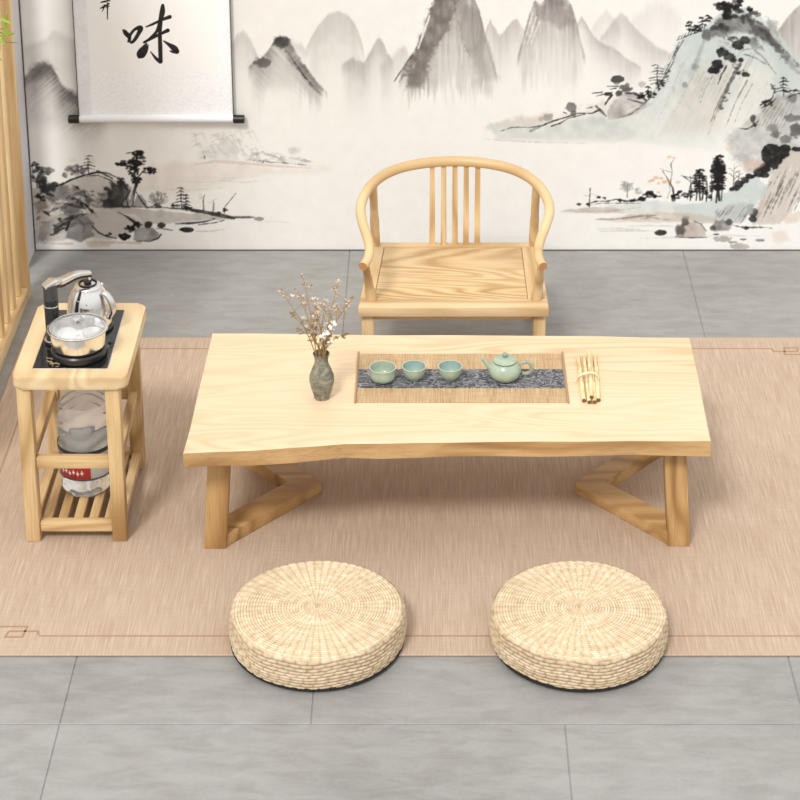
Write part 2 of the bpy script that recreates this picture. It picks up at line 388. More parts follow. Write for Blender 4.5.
    # left outline of the teal mountain
    st([(683, 40), (676, 52), (672, 64), (662, 80), (652, 94), (640, 106)], [1.0, 1.4, .9, 1.2, .8, .5], DG, .7, .9)
    st([(679, 42), (672, 58), (664, 74)], [.6, .8, .5], INK, .7, .8)
    cl(668, 72, 3, 8, 9, 1.2, DG, .7); cl(660, 84, 4, 5, 10, 1.7, INK, .7)
    # dark crown and right shoulder
    ws([(706, 34), (716, 20), (735, 14), (755, 20), (768, 30), (776, 46), (762, 40), (745, 30), (728, 34), (712, 38)], (.36, .35, .345), .85, 4, 3, .4)
    ws([(762, 24), (776, 38), (790, 60), (806, 76), (796, 72), (778, 52), (764, 34)], (.44, .43, .425), .8, 2.5, 2, .6)
    ws([(766, 16), (776, 22), (778, 36), (768, 30)], (.55, .54, .53), .7, 3, 2, .3)
    cl(730, 10, 11, 8, 26, 3.4, INK, .72); cl(746, 16, 12, 7, 18, 3.2, (.25, .24, .235), .6); cl(718, 28, 8, 5, 10, 3, (.2, .2, .2), .6)
    cl(750, 8, 4, 3, 8, 1.8, INK, .8); cl(737, 2, 5, 3, 6, 3, INK, .8); cl(720, 5, 4, 3, 6, 3, INK, .75)
    ws([(745, 20), (764, 24), (776, 44), (770, 46), (750, 32)], (.3, .29, .29), .5, 3, 3, .5)
    for k in range(8): st([(756 + k * 1.5, 24 + k), (768 + k * 2, 40 + k), (782 + k * 3, 62 + k)], [1.0, 1.2, .5], DG, .5, .9)
    bl(706, 35, 5.2, (.38, .38, .375), .85, 6, .4, 1.5); st([(704, 40), (699, 54), (694, 66)], [3, 4, 4], (.6, .62, .6), .55, .6); bl(695, 67, 4, (.5, .51, .5), .6, 4, .5, 2)
    bl(684.5, 85, 3, (.5, .53, .52), .7, 3, .5, 1)
    for (x, y, r, r2) in ((738, 45, 7, 5), (745, 40, 6, 4), (731, 38, 4, 2), (722, 52, 6, 5), (729, 57, 6, 4.5), (733, 60, 3.5, 2.5), (717, 64, 6, 5), (712, 70, 4.5, 3.4), (716, 71, 4, 3), (741, 60, 3, 2.4), (745, 74, 4, 3), (738, 73, 2.5, 2)):
        bl(x, y, r, (.15, .15, .15), .92, r2, .5, 1.0)
    ws([(742, 38), (756, 38), (764, 50), (750, 46)], (.3, .29, .29), .65, 3, 3, .5)
    st([(742, 50), (752, 48), (762, 56), (776, 74)], [1, 2, 2.4, 1], (.5, .47, .46), .6, .9); st([(744, 54), (756, 58), (766, 64)], [1, 1.4, .8], DG, .6, .8)
    for k in range(34):
        x = 718 + rs.rand() * 48; y = 12 + abs(x - 742) * .5 + rs.rand() * 22
        st([(x, y), (x + 3 + rs.rand() * 3, y + 1), (x + 6 + rs.rand() * 5, y + 4 + rs.rand() * 4)], [.6, 1 + rs.rand() * 1.8, .4],
           [(.2, .2, .2), (.4, .39, .38), (.62, .62, .61), (.28, .27, .27)][rs.randint(4)], .6, 1.0)
    # crown trees at left
    for (x, yb, h) in ((689, 32, 10), (702, 27, 9), (697, 32, 6), (708, 22, 6)):
        P.pine(x, yb, h, 9, INK, .9)
    st([(677, 40), (686, 36), (694, 33), (702, 30)], [.8, 1.3, 1.2, .8], INK, .8, .6)
    for k in range(9): st([(678 + k * 3.2, 38 - k * 1.2), (680 + k * 3.2, 35 - k * 1.4)], [1.1, .4], INK, .8)
    # --- mid-left rocks, roofs and shore
    ws([(606, 114), (614, 98), (622, 92), (634, 94), (646, 98), (650, 104), (638, 112), (620, 119), (608, 118)], (.62, .595, .58), .85, 2.5, 2, .5)
    ws([(560, 116), (580, 108), (604, 102), (612, 98), (606, 112), (580, 118)], (.82, .79, .76), .7, 4, 3, .5)
    ws([(485, 128), (510, 118), (540, 118), (560, 120), (585, 118), (610, 118), (640, 132), (620, 142), (560, 142), (500, 140)], (.76, .775, .76), .7, 4, 3, .5, fbot=(150, 14))
    ws([(500, 122), (545, 112), (560, 118), (530, 126), (500, 128)], (.84, .79, .74), .6, 4, 2, .5)
    st([(484, 139), (540, 142), (586, 143)], [.4, .9, .4], WG, .4, .6)
    st([(500, 131), (512, 127), (532, 127), (543, 125), (552, 121), (566, 117), (578, 113), (592, 113), (600, 109)], [.4, .7, .7, 1.0, 1.4, 1.4, 1.0, 1.2, 1.6], INK, .85, .6)
    st([(551, 126), (560, 123), (568, 118), (576, 116), (585, 114)], [1.2, 1.2, .8, 1.1, .6], INK, .8, .6)
    st([(530, 131), (536, 128), (541, 126)], [2.2, 2.6, 1], (.5, .49, .48), .7, .5)
    st([(596, 106), (602, 112), (606, 116)], [2, 3, 1.5], DG, .8, .4)
    st([(605, 104), (609, 98), (612, 95)], [1.2, 2.2, 1.6], INK, .9, .4)
    for a in (((592, 93), (602, 92)), ((596, 96), (603, 94)), ((607, 86), (618, 86)), ((604, 94), (612, 92)), ((586, 108), (592, 107)), ((610, 89), (616, 88)), ((563, 112), (566, 113))):
        st(a, [.6, 1.0], INK, .9, .3)
    bl(608, 94, 4, INK, .9, 2.2, .5, .8)
    bl(571, 107, 6, (.36, .34, .33), .8, 5.5, .35, 1.2); bl(573, 113, 3, DG, .7, 3); bl(548, 117, 5, (.52, .5, .48), .7, 4, .5, 2.5); bl(541, 119, 3, (.6, .58, .56), .5, 2.6)
    bl(617, 79, 7, (.2, .2, .195), .92, 3.8, .3, .9); bl(617, 83, 3, DG, .6, 2)
    cl(626, 88, 5, 3, 10, 3, (.38, .37, .36), .7); bl(642, 84, 4.5, (.72, .71, .70), .8, 3.5, .4, 2); cl(618, 92, 3, 2, 6, 2.4, (.33, .32, .31), .7)
    st([(625, 93), (634, 93), (642, 97), (646, 100)], [1.6, 2.4, 2.8, 1.8], (.2, .2, .2), .85, .5)
    st([(628, 99), (636, 101), (642, 103)], [1.2, 2, 1.2], DG, .8, .5); cl(641, 95, 4, 3, 10, 2, INK, .75)
    st([(616, 118), (630, 114), (644, 104), (655, 92)], [.5, 1.0, 1.0, .7], DG, .7, .5)
    st([(626, 112), (636, 107), (642, 106)], [.6, 1.2, .8], (.93, .92, .9), .6, .5)
    P.pine(657.5, 90, 25, 16, (.16, .16, .155), .55); P.pine(648, 97, 10, 8, INK, .8); cl(651, 94, 4, 4, 10, 1.6, INK, .8)
    # --- right lower rocks
    ws([(738, 128), (752, 116), (764, 104), (774, 97), (788, 92), (800, 92), (836, 96), (836, 172), (780, 178), (748, 172), (732, 158), (726, 140)], (.66, .66, .645), .78, 6, 3, .6)
    ws([(762, 106), (776, 97), (792, 96), (782, 112), (764, 124)], (.62, .58, .55), .5, 3, 2, .7)
    for k in range(9): st([(770 + k * 3, 100 + (k % 3) * 3), (762 + k * 3, 112 + k), (756 + k * 3, 124 + k)], [.8, 1, .5], (.45, .43, .42), .5, .9)
    bl(792, 98, 6, (.45, .435, .43), .8, 5, .5, 2)
    P.pine(783, 96, 18, 11, INK, .8)
    for a in (((765, 103), (772, 98), (775, 88)), ((762, 107), (770, 104), (776, 98)), ((760, 105), (768, 100)), ((786, 92), (794, 90), (806, 92)), ((788, 97), (798, 93), (806, 96)), ((771, 84), (775, 92))):
        st(a, [.8, 1.2, .8][:len(a)], INK, .85, .6)
    cl(768, 103, 6, 4, 18, 1.3, INK, .75); cl(790, 90, 8, 2, 10, 1.2, INK, .7); cl(772, 86, 2, 3, 7, 1.2, DG, .6)
    st([(739, 128), (746, 129), (752, 126), (758, 121)], [.7, 1.2, 1.0, .6], INK, .85, .5); bl(752.5, 118, 3.2, (.24, .24, .235), .85, 4, .5, 1); cl(755, 124, 3, 2, 6, 1.2, INK, .7)
    for (x, y, r, r2, c_) in ((792, 118, 8, 4.5, (.36, .35, .34)), (776, 134, 5, 4, (.33, .32, .31)), (796, 130, 7, 7, (.28, .27, .27)), (786, 139, 7, 4, (.4, .39, .38)), (772, 128, 6, 5, (.5, .49, .48))):
        bl(x, y, r, c_, .75, r2, .6, 2)
    for (x, y, r, r2) in ((772, 149, 8, 6), (781, 153, 9, 7), (770, 158, 8, 6), (786, 148, 5, 4), (776, 163, 9, 6), (765, 168, 6, 5), (759, 172, 6, 5), (764, 175, 5, 3), (797, 149, 6, 2.6), (766, 152, 5, 4)):
        bl(x, y, r, (.15, .15, .15), .93, r2, .45, .9)
    ws([(742, 162), (756, 158), (764, 166), (752, 172), (744, 172)], (.80, .68, .62), .7, 4, 2, .4)
    bl(728, 148, 3, (.9, .78, .55), .5, 2.4, .6, 2)
    # pale streaked cliff bottom right
    ws([(764, 186), (774, 172), (786, 158), (796, 152), (836, 146), (836, 200), (800, 196), (790, 212), (780, 224), (752, 224), (756, 208)], (.80, .765, .73), .95, 1.6, 1.6, .25)
    for k in range(46):
        x = 764 + rs.rand() * 46; y = 158 + (805 - x) * .35 + rs.rand() * 30; L = 9 + rs.rand() * 22
        if y + L > 226: L = max(4, 226 - y)
        st([(x, y), (x - L * .25, y + L * .5), (x - L * .48, y + L)], [.5 + rs.rand(), .9 + rs.rand(), .3], [(.5, .47, .45), (.62, .57, .54), (.4, .38, .37), (.9, .87, .84)][rs.randint(4)], .5, .9)
    for (x, y, r, r2) in ((753, 212, 5, 5), (752, 219, 4.5, 3.5), (750, 207, 4, 3)): bl(x, y, r, (.2, .195, .19), .85, r2, .5, 1)
    ws([(784, 216), (792, 212), (800, 211), (806, 216), (796, 222), (784, 224)], (.84, .77, .70), .7, 2, 2, .4)
    ws([(770, 232), (786, 230), (790, 240), (776, 244)], (.87, .80, .74), .6, 3, 2, .4)
    # teal bank
    ws([(672, 206), (692, 204), (708, 200), (722, 193), (738, 184), (748, 178), (758, 177), (764, 183), (768, 192), (758, 200), (752, 212), (738, 222), (700, 224), (676, 218)], (.755, .795, .785), .9, 1.6, 1.4, .25)
    ws([(712, 218), (726, 206), (744, 200), (752, 204), (746, 220), (726, 224)], (.66, .66, .65), .6, 3, 2, .7, slant=.8)
    for k in range(16):
        x = 714 + rs.rand() * 38; y = 206 + rs.rand() * 10
        st([(x, y), (x - 3, y + 5), (x - 6, y + 9)], [.6, .9, .4], MG, .5, .9)
    ws([(560, 211), (600, 206), (640, 202), (668, 200), (690, 206), (696, 216), (640, 214), (600, 212), (566, 213)], (.80, .82, .805), .8, 2, 1.4, .4)
    ws([(560, 211), (590, 207), (618, 208), (625, 212), (590, 213)], (.72, .65, .60), .6, 1.5, 1, .4)
    ws([(600, 219), (630, 214), (664, 212), (700, 214), (726, 222), (690, 222), (640, 222), (612, 221)], (.78, .72, .66), .8, 2, 1.4, .5)
    st([(596, 219), (615, 219), (640, 216), (656, 215)], [.4, 1.2, 2.4, .8], (.5, .45, .42), .7, .6); st([(640, 219), (650, 217), (662, 219), (676, 220)], [.6, 1.2, .8, .4], (.55, .48, .42), .6, .6)
    st([(575, 212), (610, 211), (640, 207)], [.4, .7, .4], BRN, .5, .6)
    # shore plants and far trees
    st([(589, 206), (589.5, 196), (590, 188)], [1.6, 1.2, .9], DG, .85, .5); st([(584, 195), (589, 196)], [.5, .5], MG, .7); st([(590, 193), (596, 195)], [.5, .4], MG, .6)
    for (x, y, r) in ((579, 204, 1.8), (598, 197, 1.8), (604, 198, 1.6), (588, 204, 1.6), (620, 200, 2), (650, 193, 3.2), (641, 199, 2.6), (632, 200, 2.2), (645, 195, 2.4), (655, 196, 2)): cl(x, y, r, r * .6, 6, r * .75, INK, .8)
    st([(586, 204), (596, 201), (608, 201), (616, 199), (626, 201), (636, 200), (648, 197), (661, 196)], [.8, 1.2, 1.0, .8, 1.8, 2.2, 1.8, .7], INK, .8, .7)
    st([(588, 205), (600, 203), (616, 203), (640, 203)], [.5, .7, .8, .5], DG, .7, .6)
    P.twig(627, 197, 16, 6, (.5, .49, .48), 0, 6); cl(626, 187, 7, 5, 26, 1.7, (.55, .54, .53), .4); cl(638, 191, 4, 3, 12, 1.4, (.6, .59, .58), .4)
    # bare tree with ochre leaves
    st([(674, 198), (672.5, 188), (667, 178), (662, 170)], [2.0, 1.6, 1.2, .6], INK, .9, .4); st([(670, 183), (672, 172), (670.5, 164), (673, 160)], [1.0, .9, .7, .4], DG, .85, .4)
    st([(671, 172), (664, 170), (660, 168)], [.7, .6, .3], DG, .8); st([(668, 180), (670, 190), (667, 198)], [.6, .7, .5], MG, .7)
    for (x, y) in ((653, 180), (658, 183), (661, 178), (664, 182), (668, 182), (656, 177), (678, 182), (658, 192), (674, 158), (669, 157), (665, 181), (650, 181)): bl(x, y, 2.4, (.84, .68, .52), .6, 1.5, .7, 1)
    st([(648, 181), (656, 178), (662, 178)], [.4, .8, .4], (.75, .6, .46), .6, .5)
    # dark stand of trees
    st([(681, 175), (686, 178), (691, 182), (687, 198)], [.8, 1.4, 1.2, 1.0], INK, .85, .5); st([(684, 176), (692, 178), (697, 177)], [.6, 1.2, .8], INK, .8, .4)
    P.pine(699, 200, 30, 15, INK, 1.1); cl(699, 180, 6, 8, 16, 1.9, INK, .75)
    P.pine(718, 200, 44, 16, INK, 1.3); cl(718, 170, 6.5, 10, 44, 2.5, INK, .85); cl(718, 184, 6, 6, 20, 2.3, INK, .8)
    for (x, w_) in ((716, 1.6), (721, 1.2), (711, 1.3), (706, 1.4), (696, 1.2), (702, 1.4), (690, 1.2)): st([(x, 200 + (x % 3)), (x + 1, 188), (x, 176)], [w_, w_, .5], INK, .85, .4)
    for (x, y) in ((676, 197), (680, 193), (684, 195), (690, 194), (706, 192), (703, 188), (709, 196), (712, 188), (694, 192), (672, 198)): cl(x, y, 2.6, 3, 7, 1.6, INK, .8)
    P.twig(733, 188, 24, 7, (.33, .3, .28), .05, 5); P.twig(738, 184, 14, 5, (.5, .45, .42), .1, 4)
    for (x, y, r, r2) in ((739, 184, 5, 4), (745, 180, 5, 4), (749, 176, 4, 3), (736, 188, 3.5, 3), (753, 176, 3, 2), (732, 189, 3, 2.4)): bl(x, y, r, (.14, .14, .14), .92, r2, .5, .9)
    # boulders in the water
    bl(660.5, 232.5, 6.2, (.17, .165, .16), .95, 3.0, .25, .8)
    ws([(676, 236), (676, 228), (683, 223), (694, 222), (703, 226), (706, 235), (692, 238)], (.68, .62, .58), .9, 1.2, .8, .4)
    bl(680, 230, 5.5, (.3, .28, .275), .75, 6, .4, 2.5); bl(685, 222, 5, (.26, .25, .24), .75, 4, .5, 2); bl(686, 218, 4, (.5, .48, .47), .5, 3, .5, 2)
    st([(675, 236.5), (690, 237.5), (707, 237)], [.7, 1.0, .5], INK, .85, .3); st([(694, 221), (701, 224), (706, 231)], [.8, 1.0, .8], DG, .8, .4)
    ws([(711, 228), (715, 220), (723, 219), (731, 224), (729, 230), (714, 231)], (.35, .335, .33), .85, 1.6, 1, .5)
    bl(729, 222, 4, (.22, .21, .21), .8, 3.4, .5, 1); bl(713, 228, 3, DG, .7, 3)
    st([(732, 225), (742, 227), (760, 227), (772, 228)], [.8, 1.8, 1.4, .7], (.25, .24, .23), .75, .7); bl(746, 228, 3, INK, .85, 2, .5, .8)
    for (x, y, r, r2, c_) in ((716, 234, 3.4, 1.0, INK), (743, 239, 4, 1.2, DG), (760, 240, 5, 1.6, MG), (722, 239, 9, 3.2, (.62, .59, .57)), (738, 246, 11, 3.2, (.68, .64, .62)), (732, 242, 5, 1.2, MG)): bl(x, y, r, c_, .75, r2, .5, 1)
    for (x0, x1, y, a) in ((600, 660, 231, .45), (628, 675, 226, .35), (640, 700, 238, .3), (596, 640, 229, .3), (700, 760, 236, .3)):
        st([(x0, y), ((x0 + x1) / 2, y - .8), (x1, y)], [.4, 1.8, .5], (.66, .65, .64), a, .5)
    # --- far bank under the scroll
    ws([(150, 166), (196, 160), (240, 164), (310, 168), (330, 171), (250, 176), (180, 196), (130, 190)], (.87, .82, .775), .55, 6, 3, .5)
    st([(190, 165), (215, 161), (245, 163), (280, 166), (312, 168)], [.8, 3.2, 3.2, 2.2, .6], (.82, .765, .72), .7, .5)
    for k in range(48):
        t = rs.rand(); x = 185 + t * 62 + rs.rand() * 6; y = 131 + rs.rand() * 26; L = 5 + rs.rand() * 10
        st([(x, y), (x + L * .5, y - L * .3 + rs.rand() * 3), (x + L * .9, y + L * .6)], [.8, 2.2, .6], (.74, .73, .715), .3, .9)
    for k in range(34):
        x = 245 + rs.rand() * 60; y = 162 - (1 - abs(x - 262) / 50) * rs.rand() * 12
        st([(x, y), (x + 4, y - .8), (x + 8, y + .4)], [.5, 1.5, .5], (.66, .65, .64), .4, .8)
    ws([(196, 158), (204, 146), (212, 150), (226, 138), (236, 148), (238, 160)], (.76, .75, .735), .5, 4, 4, .7)
    ws([(282, 162), (290, 150), (300, 152), (306, 164)], (.76, .75, .735), .4, 4, 4, .7); bl(293, 150, 5, (.7, .69, .68), .4, 4, .6, 3)
    st([(250, 156), (262, 152), (274, 156), (284, 161)], [1, 2.6, 2, .8], (.62, .61, .6), .5, .8)
    st([(254, 160), (270, 162), (290, 163), (310, 165.5)], [.5, 1.0, .8, .4], DG, .6, .8); cl(265, 161, 8, 1.2, 10, .9, DG, .7); cl(204, 158, 3, 2.2, 6, .9, DG, .6)
    for (xa, xb, y) in ((165, 235, 180), (150, 225, 188), (220, 268, 180), (200, 260, 176)):
        st([(xa, y), ((xa + xb) / 2, y + 2.2), (xb, y - .5)], [.3, .8, .3], (.72, .70, .68), .45, .6)
    # --- near left rocks
    ws([(30, 188), (44, 186), (60, 184), (72, 178), (86, 174), (100, 174), (112, 178), (120, 186), (126, 200), (132, 208), (128, 222), (112, 238), (60, 240), (34, 244)], (.69, .665, .635), .85, 3, 2.4, .5)
    ws([(70, 180), (88, 176), (104, 178), (106, 186), (92, 196), (78, 196), (72, 188)], (.77, .75, .72), .85, 2.4, 1.5, .3)
    ws([(44, 192), (58, 186), (74, 184), (86, 194), (92, 202), (84, 208), (74, 214), (66, 222), (60, 206), (50, 204)], (.36, .35, .34), .9, 2.6, 3, .5)
    ws([(92, 200), (104, 192), (118, 196), (124, 206), (110, 208), (96, 206)], (.42, .41, .4), .8, 3, 2.5, .5)
    ws([(34, 204), (44, 200), (50, 206), (44, 212), (36, 214)], (.50, .45, .41), .8, 2, 2, .4)
    ws([(36, 216), (50, 206), (60, 208), (60, 216), (48, 228), (38, 232)], (.74, .70, .66), .9, 2, 2, .5)
    ws([(40, 226), (56, 214), (66, 212), (60, 224), (50, 232), (44, 244), (38, 240)], (.58, .56, .54), .8, 2, 2, .5)
    # hillside edge line
    st([(50, 188), (62, 184), (72, 179), (84, 175), (96, 172), (108, 173), (118, 178), (128, 190)], [2.6, 2, 1.6, 1.6, 1.8, 1.2, 1.0, 1.2], INK, .9, .5)
    st([(86, 176), (98, 175), (110, 180), (118, 187)], [.8, 1.0, 1.2, .8], INK, .7, .6); st([(96, 170), (104, 174), (112, 178)], [1.0, 2, 1.2], INK, .8, .5)
    # dark slashes
    ws([(100, 206), (107, 198), (104, 186), (112, 190), (108, 182), (118, 188), (116, 176), (124, 180), (130, 190), (128, 202), (124, 208), (112, 208)], (.13, .13, .13), .9, 2, 2.5, .3)
    ws([(50, 236), (54, 224), (64, 218), (76, 214), (86, 214), (78, 222), (66, 228), (56, 234)], (.14, .14, .135), .92, 1.6, 2, .2)
    st([(86, 205), (92, 212), (100, 219), (106, 226)], [2.2, 1.8, 1.6, 1.0], INK, .85, .6); st([(82, 210), (90, 217), (98, 222)], [1.2, 1.0, .8], (.92, .9, .87), .7, .5)
    st([(62, 202), (74, 206), (86, 208)], [1.2, 2.4, 1.4], (.2, .2, .2), .7, .6); cl(84, 204, 4, 2.4, 10, 1.6, INK, .8)
    for k in range(20):
        x = 44 + rs.rand() * 66; y = 192 + rs.rand() * 32
        st([(x, y), (x + 4, y - 2), (x + 7 + rs.rand() * 5, y - 2.5 + rs.rand() * 4)], [.6, 1.8, .5], (.32, .31, .3), .5, .9)
    for (x, y, r, r2) in ((38, 196, 4, 3), (42, 198, 4, 3), (54, 184, 4, 2.6), (45, 189, 5, 4)): bl(x, y, r, INK, .85, r2, .6, 1.2)
    for k in range(46):
        x = 36 + rs.rand() * 62; y = 190 + rs.rand() * 44; a = rs.rand() * .9 - (.75 if x < 75 else -.1)
        L = 4 + rs.rand() * 9; w_ = 1 + rs.rand() * 3.2
        st([(x, y), (x + L * .5 * math.cos(a), y + L * .5 * math.sin(a) - .6), (x + L * math.cos(a), y + L * math.sin(a))], [w_ * .5, w_, w_ * .3],
           [(.2, .2, .2), (.34, .33, .32), (.5, .48, .46), (.8, .78, .75), (.62, .6, .57), (.88, .86, .83)][rs.randint(6)], .55, 1.0)
    for k in range(16):
        x = 40 + rs.rand() * 92; y = 186 + rs.rand() * 44; a = -.5 + rs.rand() * 1.2; L = 3 + rs.rand() * 8; w_ = 1 + rs.rand() * 2.6
        st([(x, y), (x + L * .5 * math.cos(a), y + L * .5 * math.sin(a) - .6), (x + L * math.cos(a), y + L * math.sin(a))], [w_ * .4, w_, w_ * .3], INK, .8, .8)
    # bush at the far left
    cl(40, 176, 9, 9, 60, 2.4, (.24, .235, .23), .55); cl(46, 186, 9, 6, 36, 2.8, (.2, .2, .2), .6); cl(50, 170, 4, 3, 12, 2, (.4, .39, .38), .5); cl(34, 166, 4, 4, 14, 1.6, INK, .65)
    # grey leafy trees on the hill
    cl(75, 170, 10, 5, 60, 1.7, (.46, .44, .43), .5); cl(64, 175, 4, 2.4, 14, 1.4, (.36, .34, .33), .6)
    for k in range(26):
        a = rs.rand() * 3.14; st([(78 + math.cos(a) * 3, 174 - math.sin(a) * 3), (76 + math.cos(a) * 12, 171 - math.sin(a) * 7)], [.6, .4], (.3, .28, .27), .5, .5)
    P.pine(88, 173, 17, 11, (.22, .2, .19), .7); bl(72, 160, 5, (.88, .78, .66), .35, 3, .6, 3); bl(92, 160, 4, (.85, .74, .6), .35, 3, .6, 3)
    # big pine
    st([(132, 204), (133, 194), (136, 184), (134, 174), (137, 164), (136, 154)], [2.6, 3.0, 3.4, 2.4, 1.8, 1.2], (.15, .15, .15), .92, .4)
    st([(135, 180), (142, 172), (150, 173)], [1.6, 1.2, .8], INK, .9, .3); st([(134, 168), (127, 166), (118, 164)], [1.4, 1.2, .6], INK, .9, .3)
    for (x, y, rx, ry, n) in ((136, 153, 8, 2.2, 22), (126, 163, 10, 2.6, 28), (138, 163, 8, 3, 24), (148, 170, 7, 2.6, 20), (134, 172, 6, 4, 18), (118, 164, 4, 1.4, 8), (138, 158, 6, 3, 14), (136, 180, 5, 3, 12), (152, 172, 4, 1.4, 8), (131, 168, 5, 3, 12)):
        cl(x, y, rx, ry, n, 1.7, INK, .85)
    st([(126, 153), (136, 151.5), (144, 153)], [.5, 1.6, .6], INK, .9, .3)
    # crag between pine and shore
    ws([(122, 206), (127, 196), (131, 190), (134, 196), (132, 206)], (.62, .61, .6), .9, 1.5, 1, .3); st([(129, 200), (131, 192), (134, 186)], [.6, 1.6, .6], (.93, .92, .9), .8, .5); st([(128, 206), (126, 198), (130, 190)], [1, 1.4, .8], INK, .8, .5)
    ws([(132, 207), (136, 196), (142, 194), (148, 206)], (.5, .49, .48), .8, 2, 1.4, .4); st([(136, 192), (141, 200), (147, 208)], [.8, 1.8, .8], INK, .85, .5)
    cl(158, 198, 9, 6, 44, 1.8, (.56, .55, .54), .42)
    for k in range(26):
        a = .3 + rs.rand() * 2.5; st([(158, 206), (158 + math.cos(a) * 11, 205 - math.sin(a) * (9 + 5 * rs.rand()))], [.8, .4], (.42, .41, .4), .4, .7)
    cl(157, 206, 5, 1.8, 10, 1.5, (.25, .24, .24), .7)
    # shore tongue
    ws([(88, 216), (100, 208), (125, 208), (160, 210), (200, 214), (232, 219), (190, 224), (176, 222), (150, 224), (120, 238), (100, 232)], (.73, .705, .68), .95, 1.6, 1.4, .35)
    st([(104, 208), (126, 206), (146, 207), (166, 207.5), (186, 209)], [.8, 1.4, 1.0, 1.2, 2.2], (.25, .24, .235), .85, .6)
    st([(184, 206), (192, 210), (204, 212), (220, 215), (234, 218)], [2.4, 3.4, 3.6, 4.2, 2.6], (.17, .165, .16), .9, .4)
    st([(232, 217), (246, 217), (254, 217)], [2.2, 2.6, 1.2], (.27, .26, .255), .85, .5); bl(259, 218.5, 5, (.62, .58, .54), .9, 2.2, .4, 1)
    st([(175, 223.5), (192, 223), (206, 221), (215, 218)], [1.4, 2.2, 1.4, .8], (.2, .195, .19), .85, .6); st([(198, 224.5), (215, 222.5), (224, 220)], [.8, 1.0, .6], INK, .8, .5); st([(178, 221.5), (196, 221), (212, 219)], [.6, 1.0, .5], (.94, .93, .91), .8, .4)
    P.pine(181, 207, 19, 11, INK, .8); P.pine(186, 208, 13, 7, INK, .8); cl(176, 205, 4, 2, 9, 1.4, INK, .8); cl(185, 208, 6, 2, 10, 1.4, INK, .8)
    st([(203.5, 210), (203, 200), (204, 195)], [1.4, 1.0, .6], (.3, .28, .26), .8, .4); st([(199, 199), (203, 197)], [.4, .6], MG, .7); bl(200, 196, 3, (.85, .76, .66), .4, 2, .6, 2)
    st([(213, 211), (213.5, 204), (213, 199)], [1.6, 1.0, .5], (.38, .36, .34), .75, .5); st([(209, 203), (217, 198)], [.5, .5], MG, .6)
    st([(224, 213), (225, 206), (230, 200), (235.5, 193)], [.7, .8, .7, .5], (.25, .23, .22), .9, .2); cl(225, 210, 3, 2, 7, 1.2, INK, .8); cl(218, 213, 2, 1.5, 5, 1.2, INK, .8)
    # near boulders
    ws([(66, 238), (68, 224), (76, 214), (86, 216), (96, 228), (94, 236), (80, 242)], (.50, .49, .48), .95, 1.4, 1, .35); st([(66, 230), (70, 220), (78, 215)], [2.6, 1.6, .8], INK, .8, .5); st([(76, 216), (84, 226), (82, 238)], [.5, .8, .5], DG, .5, .6)
    ws([(92, 232), (96, 218), (110, 212), (122, 214), (130, 222), (126, 234), (110, 240), (98, 238)], (.76, .735, .71), .9, 1.5, 1.2, .3)
    st([(118, 212), (126, 216), (134, 222), (138, 226)], [1.0, 1.8, 3.4, 3.6], INK, .9, .4); st([(122, 214), (134, 215), (142, 222)], [.8, 2.6, 1.0], (.86, .84, .82), .8, .4)
    cl(130, 228, 4, 3, 14, 2.2, INK, .85); cl(124, 236, 4, 2.6, 12, 2.2, INK, .85); cl(138, 224, 3.6, 2, 10, 1.8, INK, .8); cl(108, 234, 3, 2.4, 8, 1.4, INK, .8)
    st([(92, 226), (98, 232), (106, 236), (116, 238)], [1.0, 1.4, 1.2, .8], INK, .8, .6)
    ws([(133, 240), (134, 230), (142, 227), (152, 228), (160, 234), (157, 240), (146, 241)], (.52, .51, .50), .95, 1.2, .8, .4); st([(136, 241), (150, 241), (158, 238), (161, 234)], [.8, .9, 1.2, 1.0], INK, .9, .3)
    bl(148, 224.5, 4.2, (.16, .155, .15), .92, 3.4, .4, .8); bl(161, 225, 4, (.18, .175, .17), .92, 3, .35, .8); st([(156, 228), (166, 229), (172, 230)], [.6, 1.2, .6], DG, .8, .5)
    bl(187, 229.5, 7.6, (.15, .15, .145), .95, 2.6, .25, .7); st([(196, 231), (210, 231), (224, 229)], [.6, 1.2, .4], (.7, .69, .68), .6, .4); st([(252, 222), (275, 221), (290, 223)], [.3, .9, .3], (.78, .77, .76), .5, .4)
    for (xa, xb, y) in ((40, 72, 243), (90, 140, 242)): st([(xa, y), (xb, y + .6)], [1, 2.4], (.78, .69, .62), .6, .5)
    ws([(84, 242), (96, 239), (116, 241), (108, 247), (90, 247)], (.76, .68, .61), .7, 2, 1.5, .5)
    return P
# ---------------------------------------------------------------- room
def floor_tiles():
    bm = bmesh.new()
    box(bm, -3.5, 3.5, -.6, 6.9, -.06, -.0025, 0)
    def tile(x0, x1, y0, y1):
        g = .0011; box(bm, x0 + g, x1 - g, y0 + g, y1 - g, -.02, 0, .0012, 1)
    rows = ((-.60, .732), (.732, 1.8), (1.8, 2.84), (2.84, 3.877), (3.877, 5.06), (5.06, WALLY + .3))
    for k, (y0, y1) in enumerate(rows):
        xs = [x for x in (-3.5, -2.935, -1.866, -.796, .29, 1.36, 2.43, 3.5)] if k in (1, 3) else [-3.5, -2.4, -1.33, -.256, .807, 1.876, 2.945, 3.5]
        if k == 4: xs = [-3.5, -2.4, -1.33, -.796, -.256, .807, 1.876, 2.945, 3.5]
        for a, b in zip(xs, xs[1:]): tile(a, b, y0, y1)
    return bm
m_floor = mat('grey_stone_tile', (.3, .295, .28), .42, spec=.4); t = NT(m_floor)
n1 = t.noise(t.coords((1, 1, 1)), 1.6, 5, .6, .6); n2 = t.noise(t.coords((3, 9, 1), rot=(0, 0, .35)), 3.0, 6, .65, .5); n3 = t.noise(t.coords(), 90, 3, .6)
c = t.ramp(n1, [(.3, (.235, .225, .207)), (.5, (.30, .288, .268)), (.72, (.375, .367, .352))])
